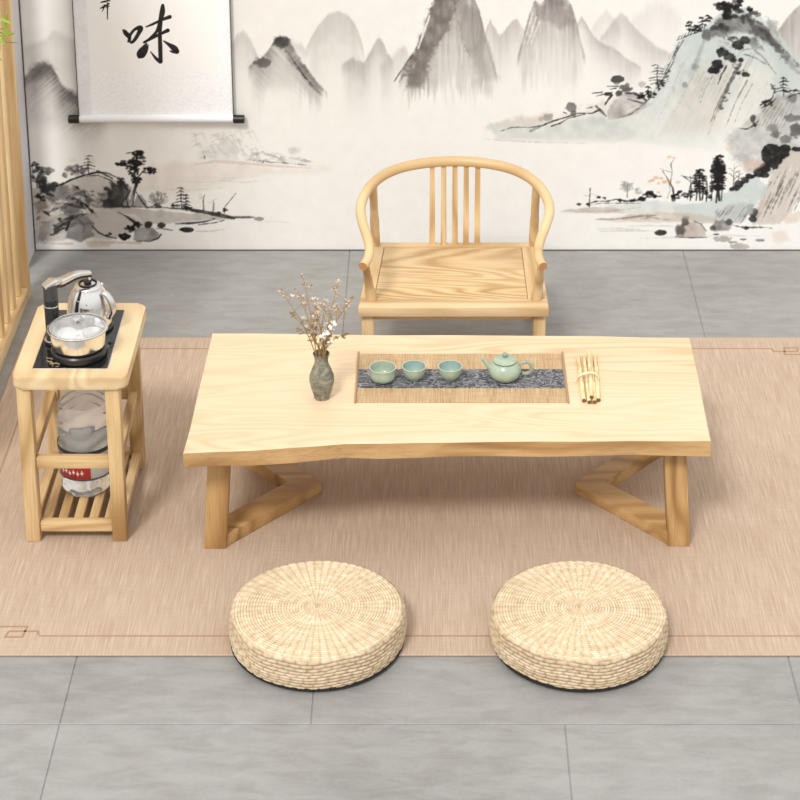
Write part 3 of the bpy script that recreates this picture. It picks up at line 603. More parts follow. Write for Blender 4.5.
c = t.mix(c, t.ramp(n2, [(.35, (.22, .21, .195)), (.62, (.39, .385, .375))]), .38); c = t.mix(c, t.ramp(n3, [(.3, (.25, .25, .25)), (.7, (.42, .42, .42))]), .12)
t.color(c); t.bump(n2, .10, .003); t.l(t.ramp(n1, [(.3, (.34,) * 3), (.7, (.5,) * 3)]), t.b.inputs['Roughness'])
struct(fin('floor', floor_tiles(), m_floor, sm=False))

# back wall with its ink mural
m_paint = mat('printed_mural', (.9, .9, .88), .85, spec=.15); t = NT(m_paint)
a = t.n('ShaderNodeVertexColor', _layer_name='paint'); t.color(a.outputs[0])
m_wall = mat('mural_paper', tuple(srgb((.935, .928, .912))), .85, spec=.15)
def sample(P, px, py):
    x = np.clip((px - P.x0) * P.res - .5, 0, P.w - 1.001); y = np.clip((py - P.y0) * P.res - .5, 0, P.h - 1.001)
    xi = x.astype(int); yi = y.astype(int); fx = (x - xi)[:, None]; fy = (y - yi)[:, None]
    C = P.c; return (C[yi, xi] * (1 - fx) + C[yi, xi + 1] * fx) * (1 - fy) + (C[yi + 1, xi] * (1 - fx) + C[yi + 1, xi + 1] * fx) * fy
def sheet_xy(Xw, Zw, Y):
    """where on the drawing sheet a point of the plane at depth Y lies"""
    z = Y * cp - (Zw - H) * sp
    return CX + F * Xw / z, CY + F * (-(Zw - H) * cp - Y * sp) / z
P = paint_mural()
x0, x1, z0, z1 = LEFTX, 1.20, 0.0, .90; nu, nv = 1060, 370
gx = np.linspace(x0, x1, nu); gz = np.linspace(z0, z1, nv); X, Z = np.meshgrid(gx, gz); X = X.ravel(); Z = Z.ravel()
px, py = sheet_xy(X, Z, WALLY); C = sample(P, px, py)
edge = np.clip(np.minimum((x1 - X) / .03, (z1 - Z) / .02), 0, 1)[:, None]
C = C * edge + np.array((.935, .928, .912)) * (1 - edge)
wall = grid_mesh('wall_back', np.stack([X, np.full_like(X, WALLY), Z], -1), nu, nv, m_paint, colors=srgb(np.clip(C, 0, 1)), smooth_=False)
struct(wall)
bm = bmesh.new(); box(bm, LEFTX - .4, 3.2, WALLY + .0005, WALLY + .10, 0, 2.7, 0)
box(bm, x1, 3.2, WALLY, WALLY + .002, 0, 2.7, 0); box(bm, LEFTX, x1, WALLY, WALLY + .002, z1, 2.7, 0)
tmp = fin('wall_back', bm, m_wall, sm=False); tmp.name = 'wall_plain'
# joined into the back wall so it is one piece
wall.data.materials.append(m_wall)
b2 = bmesh.new(); b2.from_mesh(wall.data); nf = len(b2.faces); b2.from_mesh(tmp.data); b2.faces.ensure_lookup_table()
for f in b2.faces[nf:]: f.material_index = 1
b2.to_mesh(wall.data); b2.free(); bpy.data.objects.remove(tmp)
# side return wall, lilac white, and thin dark seam / metal strip at the foot of the mural
m_left = mat('lilac_white_panel', (.70, .68, .70), .7)
bm = bmesh.new(); box(bm, LEFTX - .05, LEFTX, 6.10, WALLY, 0, 2.7, 0); struct(fin('wall_left', bm, m_left, sm=False))
m_seam = mat('dark_grey_edging', (.10, .095, .09), .5)
bm = bmesh.new(); box(bm, LEFTX + .001, 3.2, WALLY - .006, WALLY - .0006, 0, .0025, 0); struct(fin('baseboard_back', bm, m_seam, sm=False))
bm = bmesh.new(); box(bm, LEFTX + .0005, LEFTX + .004, WALLY - .004, WALLY - .0006, .005, 2.7, 0); struct(fin('trim_1', bm, m_seam, sm=False))

# ---------------------------------------------------------------- slatted partition on the left
scr_wood = {a_: wood('screen_wood_' + a_.lower(), (.86, .66, .38), (.76, .53, .27), (.55, .33, .14), a_, .4, off=3.3, grain=.3) for a_ in 'YZ'}
lat = thing('slatted_screen', 'tall pale wood slatted room screen standing at the left edge beside the wall', 'screen', (-1.238, 5.4, 0))
Y0, Y1, HS = -.62, .535, 1.95
bm = bmesh.new(); box(bm, -.02, .02, Y1 - .045, Y1, 0, HS, .003); fin('stile', bm, scr_wood['Z'], lat)
bm = bmesh.new(); box(bm, -.02, .02, Y0, Y0 + .045, 0, HS, .003); fin('stile', bm, scr_wood['Z'], lat)
bm = bmesh.new(); box(bm, -.0195, .0195, Y0 + .046, Y1 - .046, 0, .045, .003); fin('bottom_rail', bm, scr_wood['Y'], lat)
bm = bmesh.new(); box(bm, -.0195, .0195, Y0 + .046, Y1 - .046, HS - .045, HS, .003); fin('top_rail', bm, scr_wood['Y'], lat)
n = 12; span = (Y1 - .046) - (Y0 + .046); p = span / n
for i in range(n):
    yc = Y0 + .046 + p * (i + .5)
    bm = bmesh.new(); box(bm, -.014, .006, yc - .019, yc + .019, .046, HS - .046, .0025); fin('slat', bm, scr_wood['Z'], lat)

# ---------------------------------------------------------------- rug
m_rug = mat('woven_beige_rug', (.6, .46, .35), .95, spec=.1); t = NT(m_rug)
v1 = t.noise(t.coords((260, 8, 1), rot=(0, 0, .0)), 1.0, 3, .7); v2 = t.noise(t.coords((12, 320, 1)), 1.0, 2, .6); big = t.noise(t.coords((2, 1.2, 1)), 1.5, 3, .5)
c = t.ramp(v1, [(.3, (.37, .255, .18)), (.5, (.485, .37, .272)), (.7, (.635, .53, .42))])
c = t.mix(c, t.ramp(v2, [(.3, (.37, .265, .19)), (.7, (.62, .50, .395))]), .2); c = t.mix(c, t.ramp(big, [(.3, (.49, .35, .26)), (.7, (.585, .445, .345))]), .3)
t.color(c); hh = t.math('ADD', v1, t.math('MULTIPLY', v2, .8)); t.bump(hh, .5, .002)
m_rugline = mat('rug_border_brown', (.40, .25, .155), .95, spec=.1)
RX0, RX1, RY0, RY1 = -1.187, 1.282, 4.114, 5.642
bm = bmesh.new(); box(bm, RX0, RX1, RY0, RY1, .0006, .006, .0015, 1)
def line(a, b, w=.0042):
    a = Vector((*a, .0061)); b = Vector((*b, .0061)); old = set(bm.faces); d = (b - a).normalized() * w / 2
    bar(bm, a + d, b + d, w, .0010, bev=0); 
    for f in bm.faces:
        if f not in old: f.material_index = 1
off = .070
cxr, cyr = (RX0 + RX1) / 2, (RY0 + RY1) / 2; hx, hy = (RX1 - RX0) / 2 - off, (RY1 - RY0) / 2 - off
for sx in (-1, 1):
    for sy in (-1, 1):
        def L(pts, w=.0055):
            q = [(cxr + sx * (hx - p[0]), cyr + sy * (hy - p[1])) for p in pts]
            for a_, b_ in zip(q, q[1:]): line(a_, b_, w)
        # key-pattern corner
        L([(.222, 0), (.219, .018), (.152, .018), (.147, -.004), (.186, -.004), (.191, .036), (.105, .036), (.105, .012), (.06, .012), (.06, .06), (.012, .06), (.012, .105), (.036, .105), (.036, .191), (-.004, .186), (-.004, .147), (.018, .152), (.018, .219), (0, .222)])
for sy in (-1, 1): line((cxr - hx + .222, cyr + sy * hy), (cxr + hx - .222, cyr + sy * hy))
for sx in (-1, 1): line((cxr + sx * hx, cyr - hy + .222), (cxr + sx * hx, cyr + hy - .222))
rug = fin('woven_rug', bm, [m_rug, m_rugline], sm=False)
tag(rug, 'large beige woven rug with thin brown key-pattern border lying on the grey tiles', 'rug')

# ---------------------------------------------------------------- hanging scroll
def paint_scroll():
    Q = Paper(66, -32, 240, 128, 3.0, (.985, .99, 1.0), 3)
    # silk mount speckle
    Q.c *= (1 - .05 * np.clip((Q.nf - .45) * 2, -.2, 1))[..., None]
    Q.wash([(84, -40), (216, -40), (218, 72), (88.5, 72)], (.985, .98, .975), 1.0, .4, .02, .05)
    Q.wash([(69, -40), (84, -40), (92, 118), (79, 118)], (.86, .87, .88), .5, 1, .3, .6)
    K = (.15, .135, .13)
    def s(pts, w):
        q = catmull([(a, b, k) for (a, b), k in zip(pts, w)], 6)
        Q.stroke([(60 + v.x / 4, v.y / 4) for v in q], [max(v.z, 2) / 4 * 1.22 for v in q], K, .97, .05, .3)
    # mouth radical
    s([(252, 118), (262, 130), (274, 150)], [5, 15, 6]); s([(262, 128), (276, 142), (280, 163)], [10, 13, 5])
    s([(272, 166), (280, 140), (296, 118), (312, 110)], [5, 9, 9, 12]); s([(312, 108), (322, 112), (314, 132), (298, 158), (286, 168), (278, 165)], [10, 17, 13, 11, 9, 5])
    # right part
    s([(344, 106), (370, 96), (405, 80), (438, 68)], [4, 8, 9, 13]); s([(410, 22), (408, 50), (398, 90), (386, 125), (362, 150), (338, 168)], [11, 18, 12, 10, 8, 7])
    s([(336, 168), (370, 150), (405, 134), (430, 122)], [8, 10, 9, 13]); s([(404, 88), (399, 130), (400, 190), (402, 246)], [9, 12, 14, 13])
    s([(400, 246), (384, 234), (362, 206)], [14, 10, 3]); s([(346, 172), (336, 190), (320, 212), (316, 228)], [4, 17, 22, 8]); s([(316, 226), (330, 222), (346, 200), (352, 178)], [7, 14, 9, 3])
    s([(414, 164), (434, 178), (456, 194), (466, 206)], [4, 11, 20, 17]); s([(438, 204), (452, 208), (466, 207)], [3, 9, 14])
    # small writing above
    s([(162, 10), (178, 6), (200, 2)], [3, 6, 3]); s([(160, 34), (176, 26), (196, 14)], [3, 7, 4]); s([(190, 12), (189, 40), (189, 76)], [5, 4, 3]); s([(176, 20), (174, 32), (168, 46)], [4, 4, 2]); s([(196, -6), (180, 8)], [5, 3]); s([(184, 30), (196, 24)], [3, 3])
    # big character above, mostly out of view
    s([(330, -90), (440, -100)], [10, 14]); s([(300, -50), (460, -62)], [10, 14]); s([(380, -110), (378, -40)], [14, 10])
    return Q
SY = WALLY - .016
Q = paint_scroll()
x0, x1 = -1.093, -.614; z0, z1 = .460, .93; nu, nv = 500, 420
gx = np.linspace(x0, x1, nu); gz = np.linspace(z0, z1, nv); X, Z = np.meshgrid(gx, gz); X = X.ravel(); Z = Z.ravel()
px, py = sheet_xy(X, Z, SY); C = sample(Q, px, py)
m_scroll = mat('scroll_paper', (.9, .9, .9), .7, spec=.2); t = NT(m_scroll); a = t.n('ShaderNodeVertexColor', _layer_name='paint'); t.color(a.outputs[0])
nz = t.noise(t.coords((1, 1, 1)), 260, 2, .5); t.bump(nz, .12, .001)
scr = thing('hanging_scroll', 'white calligraphy scroll with large black brushed character hanging on the mural wall', 'scroll', (0, 0, 0))
wv = SY + .0025 * np.sin((X - x0) * 26) * np.clip((Z - z0) / .1, 0, 1)
grid_mesh('paper', np.stack([X, wv, Z], -1), nu, nv, m_scroll, scr, srgb(np.clip(C, 0, 1)))
m_white = mat('white_scroll_silk', (.86, .87, .89), .6)
m_black = mat('black_lacquer', (.012, .012, .012), .25)
bm = bmesh.new(); box(bm, x0, x1, SY + .004, SY + .008, z0, 1.72, 0); box(bm, x0, x1, SY - .0015, SY + .004, z1, 1.72, 0); fin('backing', bm, m_white, scr, False)
bm = bmesh.new()
for xx in (x0 - .0025, x1): box(bm, xx, xx + .0025, SY - .003, SY + .008, z0, 1.72, 0)
fin('edge_binding', bm, mat('dark_binding', (.10, .10, .10), .6), scr, False)
def hroll(bm, xa, xb, r, z, y): tube(bm, [(xa, y, z), (xa + .0015, y, z), (xb - .0015, y, z), (xb, y, z)], [r * .85, r, r, r * .85], 24)
bm = bmesh.new(); hroll(bm, x0, x1 + .001, .0115, .458, SY - .002); fin('roller', bm, m_white, scr)
bm = bmesh.new(); hroll(bm, x0 - .034, x0, .0135, .457, SY - .002); fin('roller_knob', bm, m_black, scr)
bm = bmesh.new(); hroll(bm, x1 + .001, x1 + .036, .0135, .457, SY - .002); fin('roller_knob', bm, m_black, scr)
bm = bmesh.new(); hroll(bm, x0 - .01, x1 + .01, .010, 1.725, SY - .002); fin('top_rod', bm, m_black, scr)
# ---------------------------------------------------------------- low tea table
TZ = .33; TH = .043
tab = thing('low_tea_table', 'long low pale wood tea table with V-shaped legs in the middle of the rug', 'table', (.04, 4.75, 0))
def loc(v, o): return Vector(v) - o.location
front = [(183, 452), (215, 450.5), (250, 449.5), (290, 446.5), (322, 444.5), (345, 442.6), (380, 442.3), (415, 441.5), (450, 441.2), (490, 440.5), (540, 440), (580, 440.2), (630, 439.6), (670, 439.8), (711, 439.6)]
back = [(690, 337.5), (640, 337), (600, 335.6), (540, 335.4), (450, 334.6), (380, 334.8), (300, 333.6), (255, 333), (212, 333)]
right = [(704, 405), (699.5, 380)]; left = [(205, 362), (197, 395), (190.5, 425)]
fp = [atz(x, y, TZ) for x, y in front]; pts = fp + [atz(x, y, TZ) for x, y in right] + [atz(x, y, TZ) for x, y in back] + [atz(x, y, TZ) for x, y in left]
pts = [loc(p, tab) for p in pts]
bm = bmesh.new()
lo = [bm.verts.new((p.x, p.y + (.004 * math.sin(i * 1.7) if i < 15 else 0), TZ - TH)) for i, p in enumerate(pts)]
m1 = [bm.verts.new((p.x, p.y, TZ - .004)) for p in pts]
cen = Vector((0, 0, 0)); hi = []
for p in pts:
    q = Vector((p.x * .9965, p.y * .99, TZ)); hi.append(bm.verts.new(q))
n = len(pts)
bm.faces.new(list(reversed(lo)))
f = bm.faces.new(hi); f.material_index = 0
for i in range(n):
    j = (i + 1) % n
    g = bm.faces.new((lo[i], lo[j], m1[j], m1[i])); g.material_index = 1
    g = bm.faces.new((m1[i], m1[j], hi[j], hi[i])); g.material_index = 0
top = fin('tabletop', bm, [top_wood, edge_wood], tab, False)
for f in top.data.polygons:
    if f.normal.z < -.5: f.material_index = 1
# V shaped legs: two posts and two floor bars meeting in a point
def v_leg(s, xo):
    """s=-1 left, +1 right; xo = outer foot x"""
    leg = bpy.data.objects.new('leg', None)
    w, h = .054, .040; yF, yM, yB = (4.560 if s < 0 else 4.570), 4.792, 5.01
    F0 = Vector((xo - s * .022, yF, 0)); A0 = Vector((xo - s * .283, yM, 0)); B0 = Vector((xo - s * .022, yB, 0))
    bm = bmesh.new()
    # plan outline of the V, extruded as the floor bars
    def off2(p, q, d): v = (q - p).normalized(); nn = Vector((-v.y, v.x, 0)); return p + nn * d, q + nn * d
    o1, o2 = [Vector((xo, yF - .022, 0)), Vector((xo - s * (.275 if s < 0 else .268), yM, 0)), Vector((xo, yB + .022, 0))], None
    inner = [Vector((xo - s * .01, yF + .038, 0)), Vector((xo - s * .194, yM, 0)), Vector((xo - s * .01, yB - .022, 0))]
    ol = [Vector((xo - s * .01, yF - .012, 0)) - tab.location, Vector((xo - s * .052, yF - .018, 0)) - tab.location, o1[1] - tab.location, Vector((xo - s * .052, yB + .018, 0)) - tab.location, Vector((xo - s * .01, yB + .012, 0)) - tab.location,
          inner[2] - tab.location, inner[1] - tab.location, inner[0] - tab.location]
    if s > 0: ol = ol[::-1]
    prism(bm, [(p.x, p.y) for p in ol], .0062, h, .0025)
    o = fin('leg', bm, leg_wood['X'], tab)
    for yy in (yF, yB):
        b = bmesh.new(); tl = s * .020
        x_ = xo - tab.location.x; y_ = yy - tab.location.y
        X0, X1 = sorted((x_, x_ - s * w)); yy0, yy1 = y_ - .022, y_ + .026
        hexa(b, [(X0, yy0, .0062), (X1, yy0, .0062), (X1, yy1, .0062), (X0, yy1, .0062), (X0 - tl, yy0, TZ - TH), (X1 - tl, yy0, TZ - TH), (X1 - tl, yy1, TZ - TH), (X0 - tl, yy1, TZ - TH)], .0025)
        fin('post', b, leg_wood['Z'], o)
v_leg(-1, -.552); v_leg(1, .636)

# ---------------------------------------------------------------- woven runner on the table
m_reed = mat('reed_mat', (.7, .52, .33), .8, spec=.2); t = NT(m_reed)
w1 = t.noise(t.coords((420, 10, 1)), 1.0, 2, .6); w2 = t.noise(t.coords((14, 160, 1)), 1.0, 3, .6); w3 = t.noise(t.coords((30, 2, 1)), 1.0, 2, .5)
c = t.ramp(w1, [(.36, (.26, .15, .07)), (.5, (.52, .35, .19)), (.64, (.66, .48, .29))]); c = t.mix(c, t.ramp(w2, [(.35, (.36, .22, .11)), (.6, (.60, .43, .25))]), .35); c = t.mix(c, t.ramp(w3, [(.4, (.46, .29, .16)), (.6, (.62, .46, .28))]), .3)
t.color(c); t.bump(w1, .5, .001)
m_dark = mat('slate_patterned_cloth', (.1, .1, .12), .8, spec=.2); t = NT(m_dark)
q = t.noise(t.coords((1, 1.8, 1)), 19, 3, .55, 1.4)
q2 = t.noise(t.coords((1, 1, 1)), 15, 2, .5, 1.5)
c = t.ramp(q, [(.0, (.05, .05, .055)), (.40, (.06, .06, .07)), (.44, (.40, .40, .41)), (.49, (.07, .07, .08)), (.54, (.04, .04, .05)), (.58, (.45, .44, .44)), (.63, (.08, .08, .09))])
c = t.mix(c, t.ramp(q2, [(.4, (.07, .07, .09)), (.6, (.20, .19, .19))]), .25); t.color(c)
run = thing('table_runner', 'reed table runner with dark patterned stripe lying on the low table', 'runner', (.077, 4.806, TZ))
bm = bmesh.new(); box(bm, -.257, .259, -.129, .122, .0003, .0022, .0006, 1); fin('mat', bm, m_reed, run, False)
bm = bmesh.new(); box(bm, -.2565, .2585, -.059, .038, .0023, .0030, 0); fin('cloth_stripe', bm, m_dark, run, False)
m_rod = mat('brown_rod', (.42, .26, .14), .6)
for xx in (-.2605, .2625):
    bm = bmesh.new(); tube(bm, [(xx, -.133, .0027), (xx, .129, .0027)], .0025, 10); fin('end_rod', bm, m_rod, run)

# ---------------------------------------------------------------- round-backed floor armchair
SZ = .235
ch = thing('horseshoe_armchair', 'pale wood low armchair with curved horseshoe back rail behind the table', 'chair', (.067, 5.6, 0))
cl = ch.location
def C(v): return Vector(v) - cl
fl, fr = atz(358, 307.5, SZ), atz(549, 307.5, SZ); bl_, br_ = atz(372.5, 242, SZ), atz(538.5, 242, SZ)
def q_(u, v):   # point on the seat plane
    a = fl.lerp(fr, u); b = bl_.lerp(br_, u); return a.lerp(b, v) - cl
def quadbox(bm, u0, u1, v0, v1, z0, z1, bev=.003):
    c4 = [q_(u0, v0), q_(u1, v0), q_(u1, v1), q_(u0, v1)]
    hexa(bm, [(p.x, p.y, z0) for p in c4] + [(p.x, p.y, z1) for p in c4], bev)
T = .030
for q4, ax in (((0, 1, 0, .135), 'X'), ((0, 1, .93, 1), 'X'), ((0, .075, .136, .929), 'Y'), ((.895, 1, .136, .929), 'Y')):
    bm = bmesh.new(); quadbox(bm, *q4, SZ - T, SZ, .004); fin('seat_rail', bm, ashc[ax], ch)
seat_wood = wood('seat_panel_wood', (.74, .55, .31), (.62, .425, .21), (.40, .235, .095), 'X', .4, off=5.1, contrast=.8, ring=1.0, bands=110, grain=.4)
bm = bmesh.new(); quadbox(bm, .077, .893, .138, .927, SZ - T + .004, SZ - .003, .001); fin('seat', bm, seat_wood, ch)
# legs and lower stretchers
for u, v in ((.045, .08), (.955, .08), (.045, .95), (.955, .95)):
    p = q_(u, v); bm = bmesh.new(); box(bm, p.x - .017, p.x + .017, p.y - .017, p.y + .017, .0065 if v < .5 else .0004, SZ - T, .003); fin('leg', bm, ashc['Z'], ch)
def P3(px, py, Y): return C(aty(px, py, Y))
bm = bmesh.new(); a, b = q_(.045, .08), q_(.955, .08); box(bm, a.x + .018, b.x - .018, a.y - .006, a.y + .010, SZ - T - .022, SZ - T - .0005, .002)
fin('apron', bm, ashc['X'], ch)
# horseshoe rail
seg = [(363, 266.5, 5.352), (367.5, 260, 5.385), (369.5, 250, 5.425), (367.5, 238, 5.465), (363, 224, 5.51), (360.5, 210, 5.56), (363.5, 197, 5.61), (371, 185.5, 5.665), (384, 175, 5.72), (402, 167.5, 5.765), (427, 162.8, 5.79), (454.2, 161.3, 5.80)]
cxp = 454.2
pl = [P3(x, y, Y) for x, y, Y in seg]; pr = [Vector((-(p.x - pl[-1].x) + pl[-1].x, p.y, p.z)) for p in pl[:-1]][::-1]
for k_, p in enumerate(pr[-5:]): p.x -= .003 * (k_ + 1)
path = catmull(pl + pr, 6)
path = path
rr = []
for i in range(len(path)):
    t_ = i / (len(path) - 1); e = min(t_, 1 - t_) * 2
    rr.append(.0124 + .0026 * math.sin(min(1, e * 1.2) * math.pi / 2))
bm = bmesh.new(); tube(bm, path, rr, 20)
for f in bm.faces:
    if len(f.verts) > 4: f.material_index = 1
m_end = mat('end_grain', (.52, .26, .10), .55)
fin('back_rail', bm, [rail_wood, m_end], ch)
def rail_at(xl, back=True):
    """lowest rail point at chair x"""
    best = min((p for p in path), key=lambda p: abs(p.x - xl) + (0 if (p.y > -.0) == back else 9)); return best
# rear posts
for sgn, pxs in ((-1, 375.5), (1, 533.5)):
    base = P3(pxs, 243, 5.77); base = Vector((base.x, q_(0, .955).y, SZ))
    topx = base.x; tp = rail_at(topx * 1.005)
    bm = bmesh.new(); tube(bm, catmull([base - Vector((0, 0, .004)), base.lerp(tp, .5) + Vector((0, .002, 0)), tp], 6), [.0135] * 6 + [.012] * 7, 14, sx=.85); fin('back_post', bm, ashc['Z'], ch)
# arm posts in front
for sgn in (-1, 1):
    p0 = q_(.062 if sgn < 0 else .938, .12); end = path[3] if sgn < 0 else path[-4]
    a_ = Vector((p0.x, p0.y, SZ - .002)); m_ = Vector((p0.x + sgn * .006, p0.y - .012, SZ + .05)); e_ = end + Vector((0, 0, -.003))
    bm = bmesh.new(); tube(bm, catmull([a_, m_, e_], 6), [.0150] * 5 + [.0125] * 4 + [.0105] * 4, 14); fin('arm_post', bm, ashc['Z'], ch)
# five back slats
for px_ in (432.3, 443.6, 454.9, 466.0, 477.3):
    b0 = P3(px_, 243, 5.78); b0 = Vector((b0.x, q_(0, .965).y, SZ - .002)); tp = rail_at(b0.x)
    tp = Vector((b0.x, tp.y, tp.z - .004)); md = b0.lerp(tp, .5) + Vector((0, .006, 0))
    bm = bmesh.new(); pp = catmull([b0, md, tp], 6)
    prev = None
    for k, p in enumerate(pp):
        t_ = k / (len(pp) - 1); w = .0086 - .0012 * t_; vs = [bm.verts.new(p + Vector(d)) for d in ((-w, -.005, 0), (w, -.005, 0), (w, .005, 0), (-w, .005, 0))]
        if prev:
            for i in range(4): bm.faces.new((prev[i], prev[(i + 1) % 4], vs[(i + 1) % 4], vs[i]))
        else: bm.faces.new(vs[::-1])
        prev = vs
    bm.faces.new(prev); fin('back_slat', bm, ashc['Z'], ch, True, 30)

# ---------------------------------------------------------------- straw floor cushions
m_straw = mat('woven_straw', (.75, .6, .38), .75, spec=.2); t = NT(m_straw)
s1 = t.noise(t.coords((1, 1, 1)), 60, 3, .6); s2 = t.noise(t.coords((1, 1, 1)), 22, 3, .6)
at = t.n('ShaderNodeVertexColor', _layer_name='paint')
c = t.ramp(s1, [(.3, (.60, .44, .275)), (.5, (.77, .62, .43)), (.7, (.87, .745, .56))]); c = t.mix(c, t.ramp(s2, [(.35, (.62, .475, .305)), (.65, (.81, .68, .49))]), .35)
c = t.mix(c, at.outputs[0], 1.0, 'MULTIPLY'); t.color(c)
m_base = mat('black_cushion_base', (.015, .013, .012), .8)
R, HC = .198, .083
def cushion_mesh():
    nu = 576; rows = []
    th = np.linspace(0, 2 * math.pi, nu, endpoint=False); rs = np.random.RandomState(4)
    V = []; Cc = []
    ringw = .0066; nr = 230
    wob = sum(a * np.sin(k * th + p) for k, a, p in ((3, .0009, 1), (5, .0007, 2), (8, .0004, .5)))
    per = rs.rand(64) * 6.28
    for i in range(nr):                       # top, centre outwards
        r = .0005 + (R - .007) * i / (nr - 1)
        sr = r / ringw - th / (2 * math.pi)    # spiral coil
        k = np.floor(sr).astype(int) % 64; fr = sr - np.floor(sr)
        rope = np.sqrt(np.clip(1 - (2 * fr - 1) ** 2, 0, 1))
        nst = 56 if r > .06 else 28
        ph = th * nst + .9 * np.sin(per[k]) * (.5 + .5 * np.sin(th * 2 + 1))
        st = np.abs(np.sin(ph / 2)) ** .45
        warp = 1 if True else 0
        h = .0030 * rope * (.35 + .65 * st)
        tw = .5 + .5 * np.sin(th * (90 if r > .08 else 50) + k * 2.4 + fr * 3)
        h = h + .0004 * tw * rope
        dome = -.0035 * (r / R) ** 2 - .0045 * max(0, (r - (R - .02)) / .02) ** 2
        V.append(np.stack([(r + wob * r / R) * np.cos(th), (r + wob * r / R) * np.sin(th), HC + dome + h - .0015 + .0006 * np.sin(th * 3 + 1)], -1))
        Cc.append(.40 + .60 * np.clip(rope * 1.4, 0, 1) * (.42 + .58 * np.clip(st * 1.2, 0, 1)) * (.93 + .1 * np.sin(per[k])))  # shade of coil grooves and stitch gaps painted into the vertex colour
    ns = 150
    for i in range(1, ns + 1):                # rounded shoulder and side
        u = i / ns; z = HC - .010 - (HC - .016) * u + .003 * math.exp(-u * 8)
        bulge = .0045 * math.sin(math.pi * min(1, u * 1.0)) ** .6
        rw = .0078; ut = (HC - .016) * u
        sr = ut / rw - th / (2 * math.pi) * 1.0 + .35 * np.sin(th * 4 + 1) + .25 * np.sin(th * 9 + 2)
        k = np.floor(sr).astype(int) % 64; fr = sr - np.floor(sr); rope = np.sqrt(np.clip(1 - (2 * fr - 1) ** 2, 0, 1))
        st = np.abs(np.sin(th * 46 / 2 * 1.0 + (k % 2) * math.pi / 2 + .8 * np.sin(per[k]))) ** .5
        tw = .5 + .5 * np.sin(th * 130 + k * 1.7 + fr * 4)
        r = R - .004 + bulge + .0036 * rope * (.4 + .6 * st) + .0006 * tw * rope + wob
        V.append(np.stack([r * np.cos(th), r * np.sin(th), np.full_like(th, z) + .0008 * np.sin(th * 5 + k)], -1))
        Cc.append(.34 + .58 * np.clip(rope * 1.3, 0, 1) * (.35 + .65 * np.clip(st * 1.25, 0, 1)) * (.9 + .14 * np.sin(per[k] * 3)))  # side grooves get their shade painted into the colour as well
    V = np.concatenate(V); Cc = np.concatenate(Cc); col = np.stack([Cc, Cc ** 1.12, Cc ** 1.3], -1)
    return V, nu, nr + ns, np.clip(col, 0, 1)
V, nu, nv_, colr = cushion_mesh()
cush = thing('straw_floor_cushion', 'round straw cushion with black base in front of the table, on the left', 'cushion', (-.256, 4.177, 0), 0.2, 'straw cushions in front of the table')
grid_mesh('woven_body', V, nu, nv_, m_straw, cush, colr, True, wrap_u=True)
bm = bmesh.new(); lathe(bm, [(0, .0002), (R - .004, .0002), (R + .0005, .002), (R + .0005, .0075), (0, .0065)], 96); fin('base', bm, m_base, cush)
def copy_tree(o, parent=None):
    c = o.copy(); COL.objects.link(c); c.parent = parent
    for ch_ in [x for x in bpy.data.objects if x.parent == o]: copy_tree(ch_, c)
    return c
c2 = copy_tree(cush); c2.location = (.338, 4.175, 0); c2.rotation_euler = (0, 0, 1.1)
c2['label'] = 'round straw cushion with black base in front of the table, on the right'
for o in (cush, c2): o.location.z = .0065

# ---------------------------------------------------------------- slatted tea stand
st_ = thing('tea_stand', 'tall narrow wooden stand with open slatted lower shelf on the rug at left', 'stand', (-.86, 4.76, 0))
sx, sy = st_.location.x, st_.location.y
X0, X1, YF, YB = -.998 - sx, -.724 - sx, 4.562 - sy, 4.955 - sy; Zt = .462; Zb = .43
bm = bmesh.new()
o_ = rrect(X0, X1, YF, YB, .022); prism(bm, o_, Zb, Zt, .006, 3)
topb = fin('top', bm, stand_top_wood, st_)
# cut the recess for the hot plate (glass sits flush)
LX = (-.973 - sx, -.761 - sx); LY = (4.587 - sy, 4.925 - sy); lw = .0175
for x in LX:
    for y in LY:
        bm = bmesh.new(); box(bm, x - lw, x + lw, y - lw, y + lw, .0062, Zb, .003); fin('leg', bm, ash['Z'], st_)
def rail(kind, x0_, x1_, y0_, y1_, z0_, z1_, ax):
    bm = bmesh.new(); box(bm, x0_, x1_, y0_, y1_, z0_, z1_, .003); fin(kind, bm, ash[ax], st_)
for z0_, z1_ in ((.030, .058), (.206, .236)):
    rail('rail', LX[0] + lw, LX[1] - lw, LY[0] - .011, LY[0] + .011, z0_, z1_, 'X')
    rail('rail', LX[0] + lw, LX[1] - lw, LY[1] - .011, LY[1] + .011, z0_, z1_, 'X')
    for x in LX: rail('rail', x - .011, x + .011, LY[0] + lw, LY[1] - lw, z0_, z1_, 'Y')
for k in range(5):
    xc = LX[0] + .0305 + k * (LX[1] - LX[0] - .061) / 4
    rail('shelf_slat', xc - .0115, xc + .0115, LY[0] + .0115, LY[1] - .0115, .034, .050, 'Y')
rail('rail', LX[0] + lw, LX[1] - lw, LY[1] - .009, LY[1] + .009, .40, .429, 'X')
